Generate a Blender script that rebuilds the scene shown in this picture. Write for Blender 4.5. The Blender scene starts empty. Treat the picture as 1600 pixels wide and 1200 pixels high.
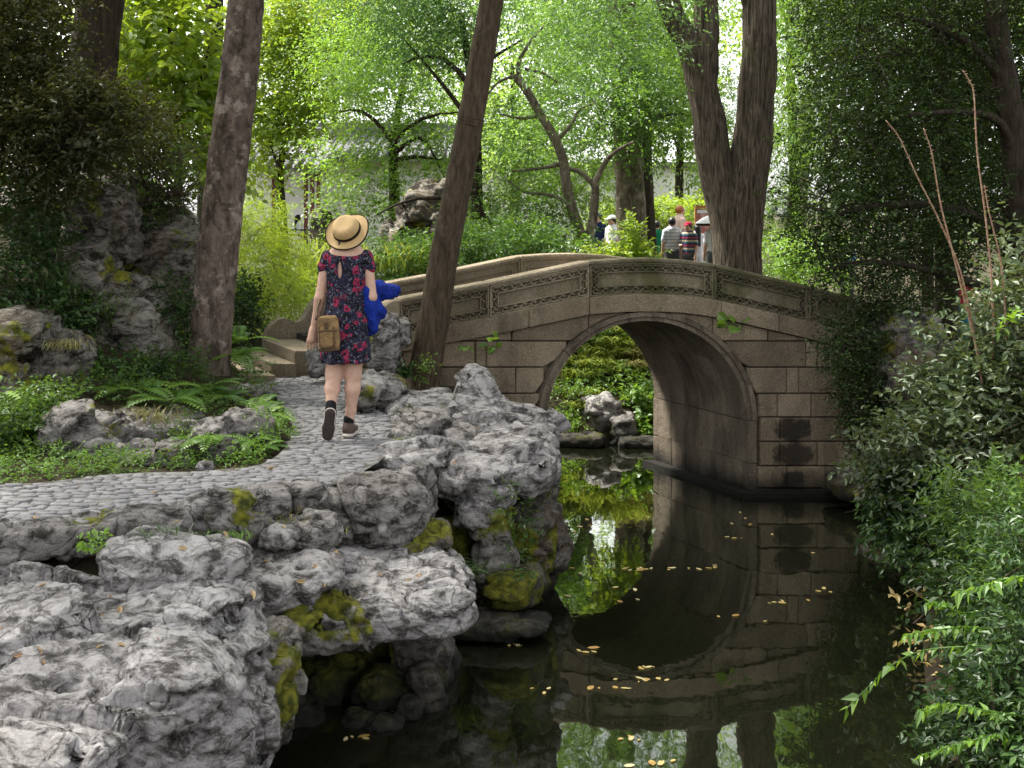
import bpy, bmesh, math
import numpy as np
from mathutils import Vector, Matrix

# ------------------------------------------------------------------ camera, sky, sun, exposure
F, CAM_H, HY = 2000.0, 2.88, 330.0          # focal length in photo pixels, camera height above water, horizon row
scene = bpy.context.scene
cam = bpy.data.cameras.new('camera'); cam_o = bpy.data.objects.new('camera', cam)
scene.collection.objects.link(cam_o)
cam_o.location = (0, 0, CAM_H); cam_o.rotation_euler = (math.radians(90), 0, 0)
cam.sensor_width = 36; cam.lens = 36*F/1600; cam.shift_y = -(600-HY)/1600
cam.clip_start = 0.05; cam.clip_end = 2000
cam.dof.use_dof = True; cam.dof.focus_distance = 10.5; cam.dof.aperture_fstop = 12.0
scene.camera = cam_o

SUN_EL, SUN_AZ = math.radians(60), math.radians(-60)   # azimuth from +Y towards +X: sun stands high on the left, a little behind the bridge
world = bpy.data.worlds.new('World'); scene.world = world; world.use_nodes = True
wn = world.node_tree; wn.nodes.clear()
sky = wn.nodes.new('ShaderNodeTexSky'); sky.sky_type = 'NISHITA'; sky.sun_disc = False
sky.sun_elevation = SUN_EL; sky.sun_rotation = SUN_AZ
sky.air_density = 1.0; sky.dust_density = 2.0; sky.ozone_density = 1.0
hs = wn.nodes.new('ShaderNodeHueSaturation'); hs.inputs['Saturation'].default_value = 0.12   # milky overcast
bg = wn.nodes.new('ShaderNodeBackground'); bg.inputs['Strength'].default_value = 0.15
wo = wn.nodes.new('ShaderNodeOutputWorld')
wn.links.new(sky.outputs[0], hs.inputs['Color']); wn.links.new(hs.outputs[0], bg.inputs['Color']); wn.links.new(bg.outputs[0], wo.inputs[0])

sun = bpy.data.lights.new('sun', 'SUN'); sun.energy = 5.0; sun.angle = math.radians(9); sun.color = (1.0, 0.95, 0.86)
sun_o = bpy.data.objects.new('sun', sun); scene.collection.objects.link(sun_o)
sd = Vector((math.sin(SUN_AZ)*math.cos(SUN_EL), math.cos(SUN_AZ)*math.cos(SUN_EL), math.sin(SUN_EL)))
sun_o.rotation_euler = (-sd).to_track_quat('-Z', 'Y').to_euler(); sun_o.location = sd*60

vs = scene.view_settings
vs.view_transform = 'Standard'; vs.look = 'None'; vs.gamma = 1; vs.exposure = 1.58; vs.use_curve_mapping = False
cy = scene.cycles
cy.max_bounces = 8; cy.diffuse_bounces = 4; cy.glossy_bounces = 3; cy.transmission_bounces = 6; cy.transparent_max_bounces = 4
cy.use_denoising = True; cy.caustics_reflective = False; cy.caustics_refractive = False; cy.sample_clamp_indirect = 6

# ------------------------------------------------------------------ helpers
RNG = np.random.default_rng(11)
COL = scene.collection
def P(px, py, Y): return np.array([(px-800)/F*Y, Y, CAM_H-(py-HY)/F*Y])
def G(px, py, z):
    Y = F*(CAM_H-z)/(py-HY); return np.array([(px-800)/F*Y, Y, z])

def tag(o, label=None, cat=None, group=None, kind=None):
    if label: o['label'] = label
    if cat: o['category'] = cat
    if group: o['group'] = group
    if kind: o['kind'] = kind
    return o
def empty(name, loc, label=None, cat=None, group=None):
    o = bpy.data.objects.new(name, None); COL.objects.link(o); o.location = [float(v) for v in loc]
    o.empty_display_size = 0.1
    return tag(o, label, cat, group)
def link(name, me, parent=None, mat=None):
    if mat is not None:
        me.materials.clear(); me.materials.append(mat)
    o = bpy.data.objects.new(name, me); COL.objects.link(o)
    if parent is not None:
        o.parent = parent
        o.matrix_parent_inverse = Matrix.Translation(-Vector(parent.location)) if parent.parent is None else Matrix.Identity(4)
        if parent.parent is not None:
            o.matrix_parent_inverse = (parent.parent.matrix_basis.inverted() if parent.parent.type == 'EMPTY' else Matrix.Identity(4))
            o.matrix_parent_inverse = Matrix.Identity(4)
    return o
def mesh_np(name, verts, faces, smooth=True, rnd=None):
    """verts (N,3); faces: (M,k) array or list of such arrays"""
    me = bpy.data.meshes.new(name)
    if isinstance(faces, np.ndarray): faces = [faces]
    faces = [np.asarray(f, dtype=np.int32) for f in faces if len(f)]
    verts = np.asarray(verts, dtype=np.float32)
    nl = sum(f.size for f in faces); nf = sum(len(f) for f in faces)
    me.vertices.add(len(verts)); me.vertices.foreach_set('co', verts.ravel())
    me.loops.add(nl); me.loops.foreach_set('vertex_index', np.concatenate([f.ravel() for f in faces]))
    sizes = np.concatenate([np.full(len(f), f.shape[1], dtype=np.int32) for f in faces])
    starts = np.concatenate([[0], np.cumsum(sizes)[:-1]]).astype(np.int32)
    me.polygons.add(nf); me.polygons.foreach_set('loop_start', starts)
    me.polygons.foreach_set('use_smooth', np.full(nf, smooth, dtype=bool))
    if rnd is not None:
        a = me.attributes.new('rnd', 'FLOAT', 'POINT'); a.data.foreach_set('value', np.asarray(rnd, dtype=np.float32))
    me.update(calc_edges=True)
    return me

# parenting: every part's mesh is given in world coordinates; roots sit at their base
def part(name, me, parent, mat, kind=None, label=None):
    o = bpy.data.objects.new(name, me); COL.objects.link(o)
    if mat is not None:
        me.materials.clear(); me.materials.append(mat)
    if parent is not None:
        o.parent = parent
        root = parent
        while root.parent is not None: root = root.parent
        M = Matrix.LocRotScale(root.location, root.rotation_euler, root.scale)
        if parent is root: o.matrix_parent_inverse = M.inverted()
        # a part's own matrix times its parent inverse is the root's inverse, so sub-parts need no further offset
    if kind: o['kind'] = kind
    if label: o['label'] = label
    return o
def thing_mesh(name, me, mat, label, cat, group=None, kind=None):
    """one-mesh thing: put the origin at its base"""
    co = np.empty(len(me.vertices)*3, dtype=np.float32); me.vertices.foreach_get('co', co); co = co.reshape(-1, 3)
    base = np.array([co[:,0].mean(), co[:,1].mean(), co[:,2].min()])
    me.vertices.foreach_set('co', (co-base).astype(np.float32).ravel()); me.update()
    o = bpy.data.objects.new(name, me); COL.objects.link(o); o.location = [float(v) for v in base]
    me.materials.clear(); me.materials.append(mat)
    return tag(o, label, cat, group, kind)

# ---- noise
_tab = np.random.default_rng(3).permutation(256).astype(np.int32)
_val = np.random.default_rng(4).uniform(-1, 1, 256).astype(np.float32)
_g3 = np.random.default_rng(5).normal(size=(256, 3)).astype(np.float32); _g3 /= np.linalg.norm(_g3, axis=1, keepdims=True)
_j3 = np.random.default_rng(6).uniform(-.42, .42, (256, 3)).astype(np.float32)
def _hash(i, j, k): return _tab[(_tab[(_tab[i & 255]+j) & 255]+k) & 255]
def vnoise(p):
    p = np.asarray(p, dtype=np.float32); i = np.floor(p).astype(np.int32); f = p-i; u = f*f*f*(f*(f*6-15)+10)
    r = 0
    for a in (0, 1):
        wa = u[:,0] if a else 1-u[:,0]
        for b in (0, 1):
            wb = wa*(u[:,1] if b else 1-u[:,1])
            for c in (0, 1):
                h = _hash(i[:,0]+a, i[:,1]+b, i[:,2]+c)
                g = _g3[h]
                r = r+wb*(u[:,2] if c else 1-u[:,2])*(g[:,0]*(f[:,0]-a)+g[:,1]*(f[:,1]-b)+g[:,2]*(f[:,2]-c))
    return r*1.6
def fbm(p, oct=4, gain=.5):
    s = 0; a = 1
    for o in range(oct):
        s = s+a*vnoise(p*(2.03**o)+o*17.3); a *= gain
    return s
def facet(p):
    """piecewise linear random facets on voronoi cells: angular, fractured relief; also returns distance between nearest two"""
    p = np.asarray(p, dtype=np.float32); i = np.floor(p).astype(np.int32)
    best = np.full(len(p), 9, np.float32); sec = best.copy(); val = np.zeros(len(p), np.float32)
    for a in (0, 1):
        for b in (0, 1):
            for c in (0, 1):
                q = i+np.array([a, b, c]); h = _hash(q[:,0], q[:,1], q[:,2])
                d = p-(q+_j3[h]); d2 = np.sqrt((d*d).sum(1))
                v = (d*_g3[(h*7+13) & 255]).sum(1)*.85+_val[h]*.45
                m = d2 < best
                sec = np.where(m, best, np.minimum(sec, d2)); val = np.where(m, v, val); best = np.where(m, d2, best)
    return val, sec-best

# ---- signed distance field to surface (surface nets)
_EDG = [((0,0,0),(1,0,0)),((0,1,0),(1,1,0)),((0,0,1),(1,0,1)),((0,1,1),(1,1,1)),((0,0,0),(0,1,0)),((1,0,0),(1,1,0)),((0,0,1),(0,1,1)),((1,0,1),(1,1,1)),
        ((0,0,0),(0,0,1)),((1,0,0),(1,0,1)),((0,1,0),(0,1,1)),((1,1,0),(1,1,1))]
def surfnet(f, lo, h):
    s = f < 0
    c = sum(s[a:s.shape[0]-1+a, b:s.shape[1]-1+b, d:s.shape[2]-1+d].astype(np.int8) for a in (0,1) for b in (0,1) for d in (0,1))
    act = (c > 0) & (c < 8); idx = np.full(act.shape, -1, np.int32); cells = np.argwhere(act); idx[act] = np.arange(len(cells))
    acc = np.zeros((len(cells), 3), np.float32); cnt = np.zeros(len(cells), np.float32)
    for a, b in _EDG:
        a = np.array(a); b = np.array(b); ia = cells+a; ib = cells+b
        va = f[ia[:,0], ia[:,1], ia[:,2]]; vb = f[ib[:,0], ib[:,1], ib[:,2]]
        m = (va < 0) != (vb < 0); t = np.where(m, va/np.where(m, va-vb, 1), 0)
        acc[m] += (a+t[:,None]*(b-a))[m]; cnt[m] += 1
    verts = (cells+acc/np.maximum(cnt, 1)[:,None])*h+lo
    quads = []
    for ax in range(3):
        u, v = (ax+1) % 3, (ax+2) % 3
        n = s.shape
        sl0 = [slice(None)]*3; sl1 = [slice(None)]*3
        sl0[ax] = slice(0, n[ax]-1); sl1[ax] = slice(1, n[ax])
        for k in (u, v): sl0[k] = slice(1, n[k]-1); sl1[k] = slice(1, n[k]-1)
        A = s[tuple(sl0)]; B = s[tuple(sl1)]
        for inside, flip in ((A & ~B, False), (B & ~A, True)):
            e = np.argwhere(inside)
            if not len(e): continue
            e[:,u] += 1; e[:,v] += 1
            def cell(du, dv):
                q = e.copy(); q[:,u] += du; q[:,v] += dv; return idx[q[:,0], q[:,1], q[:,2]]
            Q = np.stack([cell(-1,-1), cell(0,-1), cell(0,0), cell(-1,0)], 1)
            quads.append(Q[:, ::-1] if flip else Q)
    return verts, np.concatenate(quads)
class Field:
    def __init__(s, lo, hi, h):
        s.h = h; s.lo = np.array(lo, float)-2*h; s.n = np.ceil((np.array(hi, float)+2*h-s.lo)/h).astype(int)+1
        s.f = np.full(s.n, 5.0, np.float32)
        s.ax = [s.lo[i]+h*np.arange(s.n[i]) for i in range(3)]
    def sub(s, lo, hi):
        r = []
        for i in range(3):
            a = max(0, int((lo[i]-s.lo[i])/s.h)); b = min(s.n[i], int((hi[i]-s.lo[i])/s.h)+2); r.append(slice(a, max(a, b)))
        return tuple(r)
    def _apply(s, sl, d, k, cut):
        f = s.f[sl]
        if cut:
            s.f[sl] = np.maximum(f, -d); return
        if k > 0:
            hh = np.clip(.5+.5*(f-d)/k, 0, 1); s.f[sl] = f*(1-hh)+d*hh-k*hh*(1-hh)
        else: s.f[sl] = np.minimum(f, d)
    def grid(s, sl): return np.meshgrid(s.ax[0][sl[0]], s.ax[1][sl[1]], s.ax[2][sl[2]], indexing='ij', sparse=True)
    def cone(s, a, b, ra, rb, k=.02, cut=False, sq=(1,1,1)):
        a = np.array(a, float); b = np.array(b, float); m = max(ra, rb)/min(sq)+max(k, .02)*2
        sl = s.sub(np.minimum(a, b)-m, np.maximum(a, b)+m); x, y, z = s.grid(sl); d = b-a; L2 = max((d*d).sum(), 1e-9)
        t = np.clip(((x-a[0])*d[0]+(y-a[1])*d[1]+(z-a[2])*d[2])/L2, 0, 1)
        q = np.sqrt(((x-a[0]-t*d[0])*sq[0])**2+((y-a[1]-t*d[1])*sq[1])**2+((z-a[2]-t*d[2])*sq[2])**2)
        s._apply(sl, (q-(ra+t*(rb-ra))).astype(np.float32), k, cut)
    def ell(s, c, r, k=.02, p=2.0, rot=None, cut=False):
        c = np.array(c, float); r = np.array(r, float); m = np.full(3, r.max() if rot is not None else 0); m = np.maximum(m, r)*1.15+2*k+s.h
        sl = s.sub(c-m, c+m); x, y, z = s.grid(sl); x = x-c[0]; y = y-c[1]; z = z-c[2]
        if rot is not None:
            R = rot; X = R[0][0]*x+R[1][0]*y+R[2][0]*z; Y = R[0][1]*x+R[1][1]*y+R[2][1]*z; Z = R[0][2]*x+R[1][2]*y+R[2][2]*z
        else: X, Y, Z = x, y, z
        q = (np.abs(X/r[0])**p+np.abs(Y/r[1])**p+np.abs(Z/r[2])**p)**(1/p)
        s._apply(sl, ((q-1)*r.min()*(.6+.4*np.minimum(q, 2))).astype(np.float32), k, cut)
    def mesh(s, name, smooth=True):
        v, q = surfnet(s.f, s.lo, s.h); return mesh_np(name, v, q, smooth)
def rotm(rx=0, ry=0, rz=0):
    return np.array(Matrix.Rotation(rz, 3, 'Z') @ Matrix.Rotation(ry, 3, 'Y') @ Matrix.Rotation(rx, 3, 'X'))

# ---- small mesh builder
class MB:
    def __init__(s): s.v = []; s.f = []
    def box(s, c, d, R=None):
        c = np.array(c, float); n = len(s.v)
        for x in (-.5, .5):
            for y in (-.5, .5):
                for z in (-.5, .5):
                    q = np.array([x*d[0], y*d[1], z*d[2]]); s.v.append(tuple(c+(R @ q if R is not None else q)))
        for a in ((0,1,3,2),(4,6,7,5),(0,4,5,1),(2,3,7,6),(0,2,6,4),(1,5,7,3)): s.f.append(tuple(n+i for i in a))
    def hexa(s, p8):
        """p8: bottom quad (ccw from above) then top quad"""
        n = len(s.v); s.v += [tuple(map(float, p)) for p in p8]
        for a in ((3,2,1,0),(4,5,6,7),(0,1,5,4),(1,2,6,5),(2,3,7,6),(3,0,4,7)): s.f.append(tuple(n+i for i in a))
    def prism(s, poly, fn0, fn1):
        """extrude a polygon: fn0/fn1 map 2-d point to 3-d for the two caps"""
        n = len(s.v); k = len(poly)
        s.v += [tuple(map(float, fn0(p))) for p in poly]+[tuple(map(float, fn1(p))) for p in poly]
        s.f.append(tuple(n+i for i in range(k))); s.f.append(tuple(n+k+i for i in reversed(range(k))))
        for i in range(k):
            j = (i+1) % k; s.f.append((n+j, n+i, n+k+i, n+k+j))
    def tube(s, pts, rad, seg=8, cap=True):
        v, q = tube_np(np.array(pts, float), np.array(rad, float), seg); n = len(s.v)
        s.v += [tuple(p) for p in v]; s.f += [tuple(int(i)+n for i in f) for f in q]
        if cap:
            m = len(v); s.f.append(tuple(n+i for i in reversed(range(seg)))); s.f.append(tuple(n+m-seg+i for i in range(seg)))
    def build(s, name, smooth=False, fix=True):
        me = bpy.data.meshes.new(name); me.from_pydata(s.v, [], s.f)
        if fix:
            bm = bmesh.new(); bm.from_mesh(me); bmesh.ops.recalc_face_normals(bm, faces=bm.faces); bm.to_mesh(me); bm.free()
        me.polygons.foreach_set('use_smooth', np.full(len(me.polygons), smooth, dtype=bool)); me.update()
        return me
def bevel(me, w, seg=1):
    bm = bmesh.new(); bm.from_mesh(me)
    bmesh.ops.bevel(bm, geom=list(bm.edges), offset=w, segments=seg, affect='EDGES', profile=.6, clamp_overlap=True)
    bm.to_mesh(me); bm.free(); me.update(); return me
def catmull(pts, n):
    pts = np.array(pts, float); m = len(pts)
    if m == 2:
        t = np.linspace(0, 1, n)[:,None]; return pts[0]*(1-t)+pts[1]*t
    ext = np.vstack([2*pts[0]-pts[1], pts, 2*pts[-1]-pts[-2]])
    u = np.linspace(0, m-1-1e-6, n); i = u.astype(int); t = (u-i)[:,None]
    p0, p1, p2, p3 = ext[i], ext[i+1], ext[i+2], ext[i+3]
    return .5*(2*p1+(p2-p0)*t+(2*p0-5*p1+4*p2-p3)*t**2+(3*p1-p0-3*p2+p3)*t**3)
def frames(pts):
    t = np.gradient(pts, axis=0); t /= np.linalg.norm(t, axis=1, keepdims=True)+1e-9
    up = np.array([.31, .95, .05]) if abs(t[0][2]) > .6 else np.array([0., 0, 1.])
    a = np.cross(t, up); a /= np.linalg.norm(a, axis=1, keepdims=True)+1e-9; b = np.cross(t, a)
    return t, a, b
def tube_np(pts, rad, seg):
    t, a, b = frames(pts); th = np.linspace(0, 2*np.pi, seg, endpoint=False)
    ring = np.cos(th)[None,:,None]*a[:,None,:]+np.sin(th)[None,:,None]*b[:,None,:]
    rad = np.asarray(rad)
    if rad.ndim == 1: rad = rad[:,None]*np.ones((1, seg))
    v = (pts[:,None,:]+ring*rad[:,:,None]).reshape(-1, 3)
    n = len(pts); i = np.arange(n-1)[:,None]*seg; j = np.arange(seg)[None,:]; j2 = (j+1) % seg
    q = np.stack([i+j, i+j2, i+seg+j2, i+seg+j], -1).reshape(-1, 4)
    return v, q
def trunk_mesh(name, limbs, seg=24, step=.06, bark=.012, freq=(9, 1.2), seed=0, flare=0):
    """limbs: list of (points, radii); lumpy bark relief in the geometry"""
    V = []; Q = []; n = 0
    for pts, rad in limbs:
        L = np.linalg.norm(np.diff(np.array(pts), axis=0), axis=1).sum(); m = max(6, int(L/step))
        c = catmull(pts, m); r = np.interp(np.linspace(0, 1, m), np.linspace(0, 1, len(rad)), rad)
        sg = max(6, min(seg, int(seg*max(rad)/max(limbs[0][1]))+5))
        th = np.linspace(0, 2*np.pi, sg, endpoint=False); s_ = np.linspace(0, L, m)
        T, S = np.meshgrid(th, s_); k = np.stack([np.cos(T).ravel()*freq[0]*.25, np.sin(T).ravel()*freq[0]*.25, (S*freq[1]).ravel()+seed*7.7], 1)
        d = fbm(k, 3).reshape(m, sg)*bark*np.minimum(1, r/.12)[:,None]
        big = vnoise(np.stack([np.cos(T).ravel(), np.sin(T).ravel(), (S*.9).ravel()+seed*3.1], 1)).reshape(m, sg)*.08*r[:,None]
        rr = r[:,None]+d+big
        if flare and pts is limbs[0][0]:
            rr *= 1+flare*np.exp(-S/.35)*(1+.5*np.cos(5*T+seed))
        v, q = tube_np(c, rr, sg); V.append(v); Q.append(q+n); n += len(v)
        V.append(c[-1:][:]); tip = n; n += 1
        base = n-1-sg; Q.append(np.array([[base+i, base+(i+1) % sg, tip, tip] for i in range(sg)])[:, :])
    quads = np.concatenate(Q); deg = quads[:,2] == quads[:,3]
    return mesh_np(name, np.concatenate(V), [quads[~deg], quads[deg][:, :3]])

# ---- foliage
def norm(v): return v/(np.linalg.norm(v, axis=-1, keepdims=True)+1e-9)
def leaves_on(starts, dirs, L, k, ll, lw, droop, rng, shape='diamond', hang=.15, upn=1.0, splay=.8):
    N = len(starts); L = np.broadcast_to(np.asarray(L, float), (N,))
    t = (np.arange(k)[None,:]+rng.uniform(.1, .9, (N, k)))/k
    Lt = L[:,None]*t
    pos = starts[:,None,:]+dirs[:,None,:]*Lt[...,None]; pos[...,2] -= droop*Lt**2
    tan = np.repeat(dirs[:,None,:], k, 1).copy(); tan[...,2] -= 2*droop*Lt; tan = norm(tan)
    ref = np.array([0, 0, 1.])+rng.normal(0, .35, (N, k, 3)); per = norm(np.cross(tan, ref))
    sg = np.where((np.arange(k)[None,:] % 2) == 0, 1., -1.)[...,None]
    ld = tan*.55+per*sg*splay+rng.normal(0, .28, (N, k, 3)); ld[...,2] -= hang; ld = norm(ld)
    nr = np.array([0, 0, upn])+rng.normal(0, .55, (N, k, 3)); w = norm(np.cross(nr, ld)); nr = np.cross(ld, w)
    s = rng.uniform(.65, 1.2, (N, k, 1)); a = ll*s; b = lw*s*rng.uniform(.8, 1.2, (N, k, 1))
    pos = pos.reshape(-1, 3); ld = ld.reshape(-1, 3); w = w.reshape(-1, 3); nr = nr.reshape(-1, 3); a = a.reshape(-1, 1); b = b.reshape(-1, 1)
    M = len(pos); r = rng.uniform(0, 1, M)
    if shape == 'diamond':
        V = np.stack([pos, pos+ld*a*.45+w*b*.5+nr*b*.12, pos+ld*a-nr*a*.10, pos+ld*a*.45-w*b*.5+nr*b*.12], 1)
        i = np.arange(M)[:,None]*4; Fc = np.concatenate([i+np.array([[0, 1, 2]]), i+np.array([[0, 2, 3]])]); nv = 4
    elif shape == 'oval':
        V = np.stack([pos, pos+ld*a*.25+w*b*.42+nr*b*.15, pos+ld*a*.68+w*b*.45+nr*b*.1, pos+ld*a-nr*a*.12,
                      pos+ld*a*.68-w*b*.45+nr*b*.1, pos+ld*a*.25-w*b*.42+nr*b*.15], 1)
        i = np.arange(M)[:,None]*6; Fc = np.concatenate([i+np.array([[0, 1, 2, 3]]), i+np.array([[0, 3, 4, 5]])]); nv = 6
    else:   # heart / pointed
        V = np.stack([pos, pos-ld*a*.08+w*b*.3, pos+ld*a*.25+w*b*.5+nr*b*.1, pos+ld*a-nr*a*.2, pos+ld*a*.25-w*b*.5+nr*b*.1, pos-ld*a*.08-w*b*.3], 1)
        i = np.arange(M)[:,None]*6; Fc = np.concatenate([i+np.array([[0, 1, 2, 3]]), i+np.array([[0, 3, 4, 5]])]); nv = 6
    return V.reshape(-1, 3), Fc, np.repeat(r, nv)
def sample_blobs(blobs, n, rng, shell=.45):
    w = np.array([(b[1][0]*b[1][2])*(b[2] if len(b) > 2 else 1) for b in blobs]); idx = rng.choice(len(blobs), n, p=w/w.sum())
    C = np.array([b[0] for b in blobs])[idx]; R = np.array([b[1] for b in blobs])[idx]
    d = norm(rng.normal(size=(n, 3))); r = rng.uniform(0, 1, (n, 1))**shell
    lump = 1+.28*vnoise(d*2.2+idx[:,None]*5.1)[:,None]
    return C+d*R*r*lump, d
def blob(px, py, Y, rx, rz, ry=None, w=1):
    rx = rx*Y/F; rz = rz*Y/F; return (P(px, py, Y), np.array([rx, ry if ry else rx*.8, rz]), w)
def foliage(name, blobs, n, L, k, ll, lw, mat, parent, seed, droop=.3, shape='diamond', shell=.45, up=.25, hang=.15, kind=None, label=None, upn=1.0, zmin=None, splay=.8):
    rng = np.random.default_rng(seed)
    st, d = sample_blobs(blobs, n, rng, shell)
    d = norm(d*.8+rng.normal(0, .5, d.shape)+np.array([0, 0, up]))
    if zmin is not None:
        m = st[:,2] > zmin; st = st[m]; d = d[m]
    V, Fc, r = leaves_on(st, d, L*rng.uniform(.6, 1.3, len(st)), k, ll, lw, droop, rng, shape, hang, upn, splay)
    return part(name, mesh_np(name, V, Fc, False, r), parent, mat, kind, label)
def twigs(name, blobs, n, L, r, mat, parent, seed, up=.3, seg=3):
    rng = np.random.default_rng(seed); st, d = sample_blobs(blobs, n, rng, .6); d = norm(d+rng.normal(0, .5, d.shape)+np.array([0, 0, up]))
    V = []; Q = []; c = 0
    for s, dd in zip(st, d):
        p = np.array([s-dd*L*.6, s+rng.normal(0, L*.06, 3), s+dd*L*.5+rng.normal(0, L*.1, 3)])
        v, q = tube_np(catmull(p, 5), np.linspace(r, r*.35, 5), seg); V.append(v); Q.append(q+c); c += len(v)
    return part(name, mesh_np(name, np.concatenate(V), np.concatenate(Q)), parent, mat)
def blades(name, bases, n, L, w, mat, parent, seed, spread=.8, curl=1.2, lean=(0, 0), kind=None, label=None, jit=.05):
    """grass blades arching from points"""
    rng = np.random.default_rng(seed); bases = np.array(bases, float)
    idx = rng.integers(0, len(bases), n); b = bases[idx]+rng.normal(0, jit, (n, 3))*np.array([1, 1, .15])
    az = rng.uniform(0, 2*np.pi, n); out = np.stack([np.cos(az)+lean[0], np.sin(az)+lean[1], np.zeros(n)], 1)*spread*rng.uniform(.3, 1.2, (n, 1))
    Ls = L*rng.uniform(.5, 1.15, (n, 1)); side = norm(np.cross(out+1e-4, [0, 0, 1.])); V = []
    for t, ww in ((0, 1), (.35, .9), (.7, .6), (1, .05)):
        z = t-curl*.5*t*t; p = b+out*Ls*t*(.35+.65*t)+np.array([0, 0, 1.])*Ls*z
        V += [p-side*w*ww*.5, p+side*w*ww*.5]
    V = np.stack(V, 1).reshape(-1, 3); i = np.arange(n)[:,None]*8
    Fc = np.concatenate([i+np.array([[0, 1, 3, 2]]), i+np.array([[2, 3, 5, 4]]), i+np.array([[4, 5, 7, 6]])])
    return part(name, mesh_np(name, V, Fc, True, np.repeat(rng.uniform(0, 1, n), 8)), parent, mat, kind, label)
def fronds_np(bases, n, L, pw, rng, pinn=12, droop=.9, lean=(0, 0, 0), rise=.9):
    """fern fronds: rachis plus paired leaflets"""
    V = []; Fc = []; R = []; c = 0; bases = np.array(bases, float)
    for q in range(n):
        b = bases[rng.integers(len(bases))]+rng.normal(0, .03, 3)*np.array([1, 1, .2]); az = rng.uniform(0, 2*np.pi)
        d = norm(np.array([math.cos(az), math.sin(az), rise*rng.uniform(.5, 1.3)])+np.array(lean)); Lq = L*rng.uniform(.6, 1.2)
        t = np.linspace(.12, 1, pinn); s = (Lq*t)[:,None]; pos = b+d*s; pos[:,2] -= droop*(s[:,0]**2)/Lq*.6
        tan = norm(np.gradient(pos, axis=0)); side = norm(np.cross(tan, [0, 0, 1.]) if abs(d[2]) < .97 else np.tile([1., 0, 0], (pinn, 1)))
        pl = pw*np.sin(np.pi*np.clip(t*.92+.06, 0, 1))**.7; r0 = rng.uniform()
        for sg in (1, -1):
            e = norm(side*sg+tan*.35-np.array([0, 0, .18])); wv = tan*(Lq/pinn*.42)
            A = pos; B = pos+e*pl[:,None]*.5+wv; C = pos+e*pl[:,None]; D = pos+e*pl[:,None]*.5-wv
            V.append(np.stack([A, B, C, D], 1).reshape(-1, 3)); i = np.arange(pinn)[:,None]*4+c
            Fc.append(i+np.array([[0, 1, 2, 3]])); R.append(np.full(pinn*4, r0)); c += pinn*4
        wv = side*.004; k = pinn; rb = np.concatenate([[b], pos]); sd2 = np.concatenate([side[:1], side])*.003
        V.append(np.stack([rb-sd2, rb+sd2], 1).reshape(-1, 3)); i = np.arange(k)[:,None]*2+c
        Fc.append(i+np.array([[0, 1, 3, 2]])); R.append(np.full((k+1)*2, r0)); c += (k+1)*2
    return np.concatenate(V), np.concatenate(Fc), np.concatenate(R)
# ------------------------------------------------------------------ materials
class NT:
    def __init__(s, name):
        s.m = bpy.data.materials.new(name); s.m.use_nodes = True; s.t = s.m.node_tree; s.t.nodes.clear()
        s.pos = None
    def n(s, typ, out=0, props=None, **kw):
        nd = s.t.nodes.new('ShaderNode'+typ)
        for k, v in (props or {}).items(): setattr(nd, k, v)
        for k, v in kw.items():
            k = k.replace('_', ' ')
            inp = nd.inputs[int(k[1:])] if k[0] == 'i' and k[1:].isdigit() else nd.inputs[k]
            if isinstance(v, bpy.types.NodeSocket): s.t.links.new(v, inp)
            else:
                if hasattr(inp.default_value, '__len__') and not hasattr(v, '__len__'): v = (v, v, v)
                if hasattr(v, '__len__') and len(v) == 3 and hasattr(inp.default_value, '__len__') and len(inp.default_value) == 4: v = (*v, 1)
                inp.default_value = v
        return nd.outputs[out]
    def P(s):
        if s.pos is None: s.pos = s.n('NewGeometry')
        return s.pos
    def scaled(s, sc): return s.n('Mapping', Vector=s.P(), Scale=sc)
    def noise(s, scale, detail=4, rough=.55, vec=None, dist=0): return s.n('TexNoise', Scale=scale, Detail=detail, Roughness=rough, Distortion=dist, Vector=vec if vec is not None else s.P())
    def voro(s, scale, feature='F1', out=0, vec=None, rand=1): return s.n('TexVoronoi', out, {'feature': feature}, Scale=scale, Vector=vec if vec is not None else s.P(), Randomness=rand)
    def ramp(s, fac, stops, interp='LINEAR'):
        nd = s.t.nodes.new('ShaderNodeValToRGB'); nd.color_ramp.interpolation = interp; e = nd.color_ramp.elements
        while len(e) < len(stops): e.new(.5)
        for q, (p, c) in zip(e, stops):
            q.position = p; q.color = (c, c, c, 1) if not hasattr(c, '__len__') else (*c, 1)
        s.t.links.new(fac, nd.inputs[0]); return nd.outputs[0]
    def mix(s, fac, a, b, mode='MIX'):
        return s.n('MixRGB', 0, {'blend_type': mode}, Fac=fac, Color1=a, Color2=b)
    def math(s, op, a, b=0): return s.n('Math', 0, {'operation': op}, i0=a, i1=b)
    def sep(s, v, out=2): return s.n('SeparateXYZ', out, Vector=v)
    def bump(s, h, dist, strength=1, normal=None):
        kw = dict(Height=h, Distance=dist, Strength=strength)
        if normal is not None: kw['Normal'] = normal
        return s.n('Bump', **kw)
    def out(s, sh):
        o = s.t.nodes.new('ShaderNodeOutputMaterial'); s.t.links.new(sh, o.inputs[0]); return s.m
    def princ(s, **kw): return s.out(s.n('BsdfPrincipled', **kw))

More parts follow.
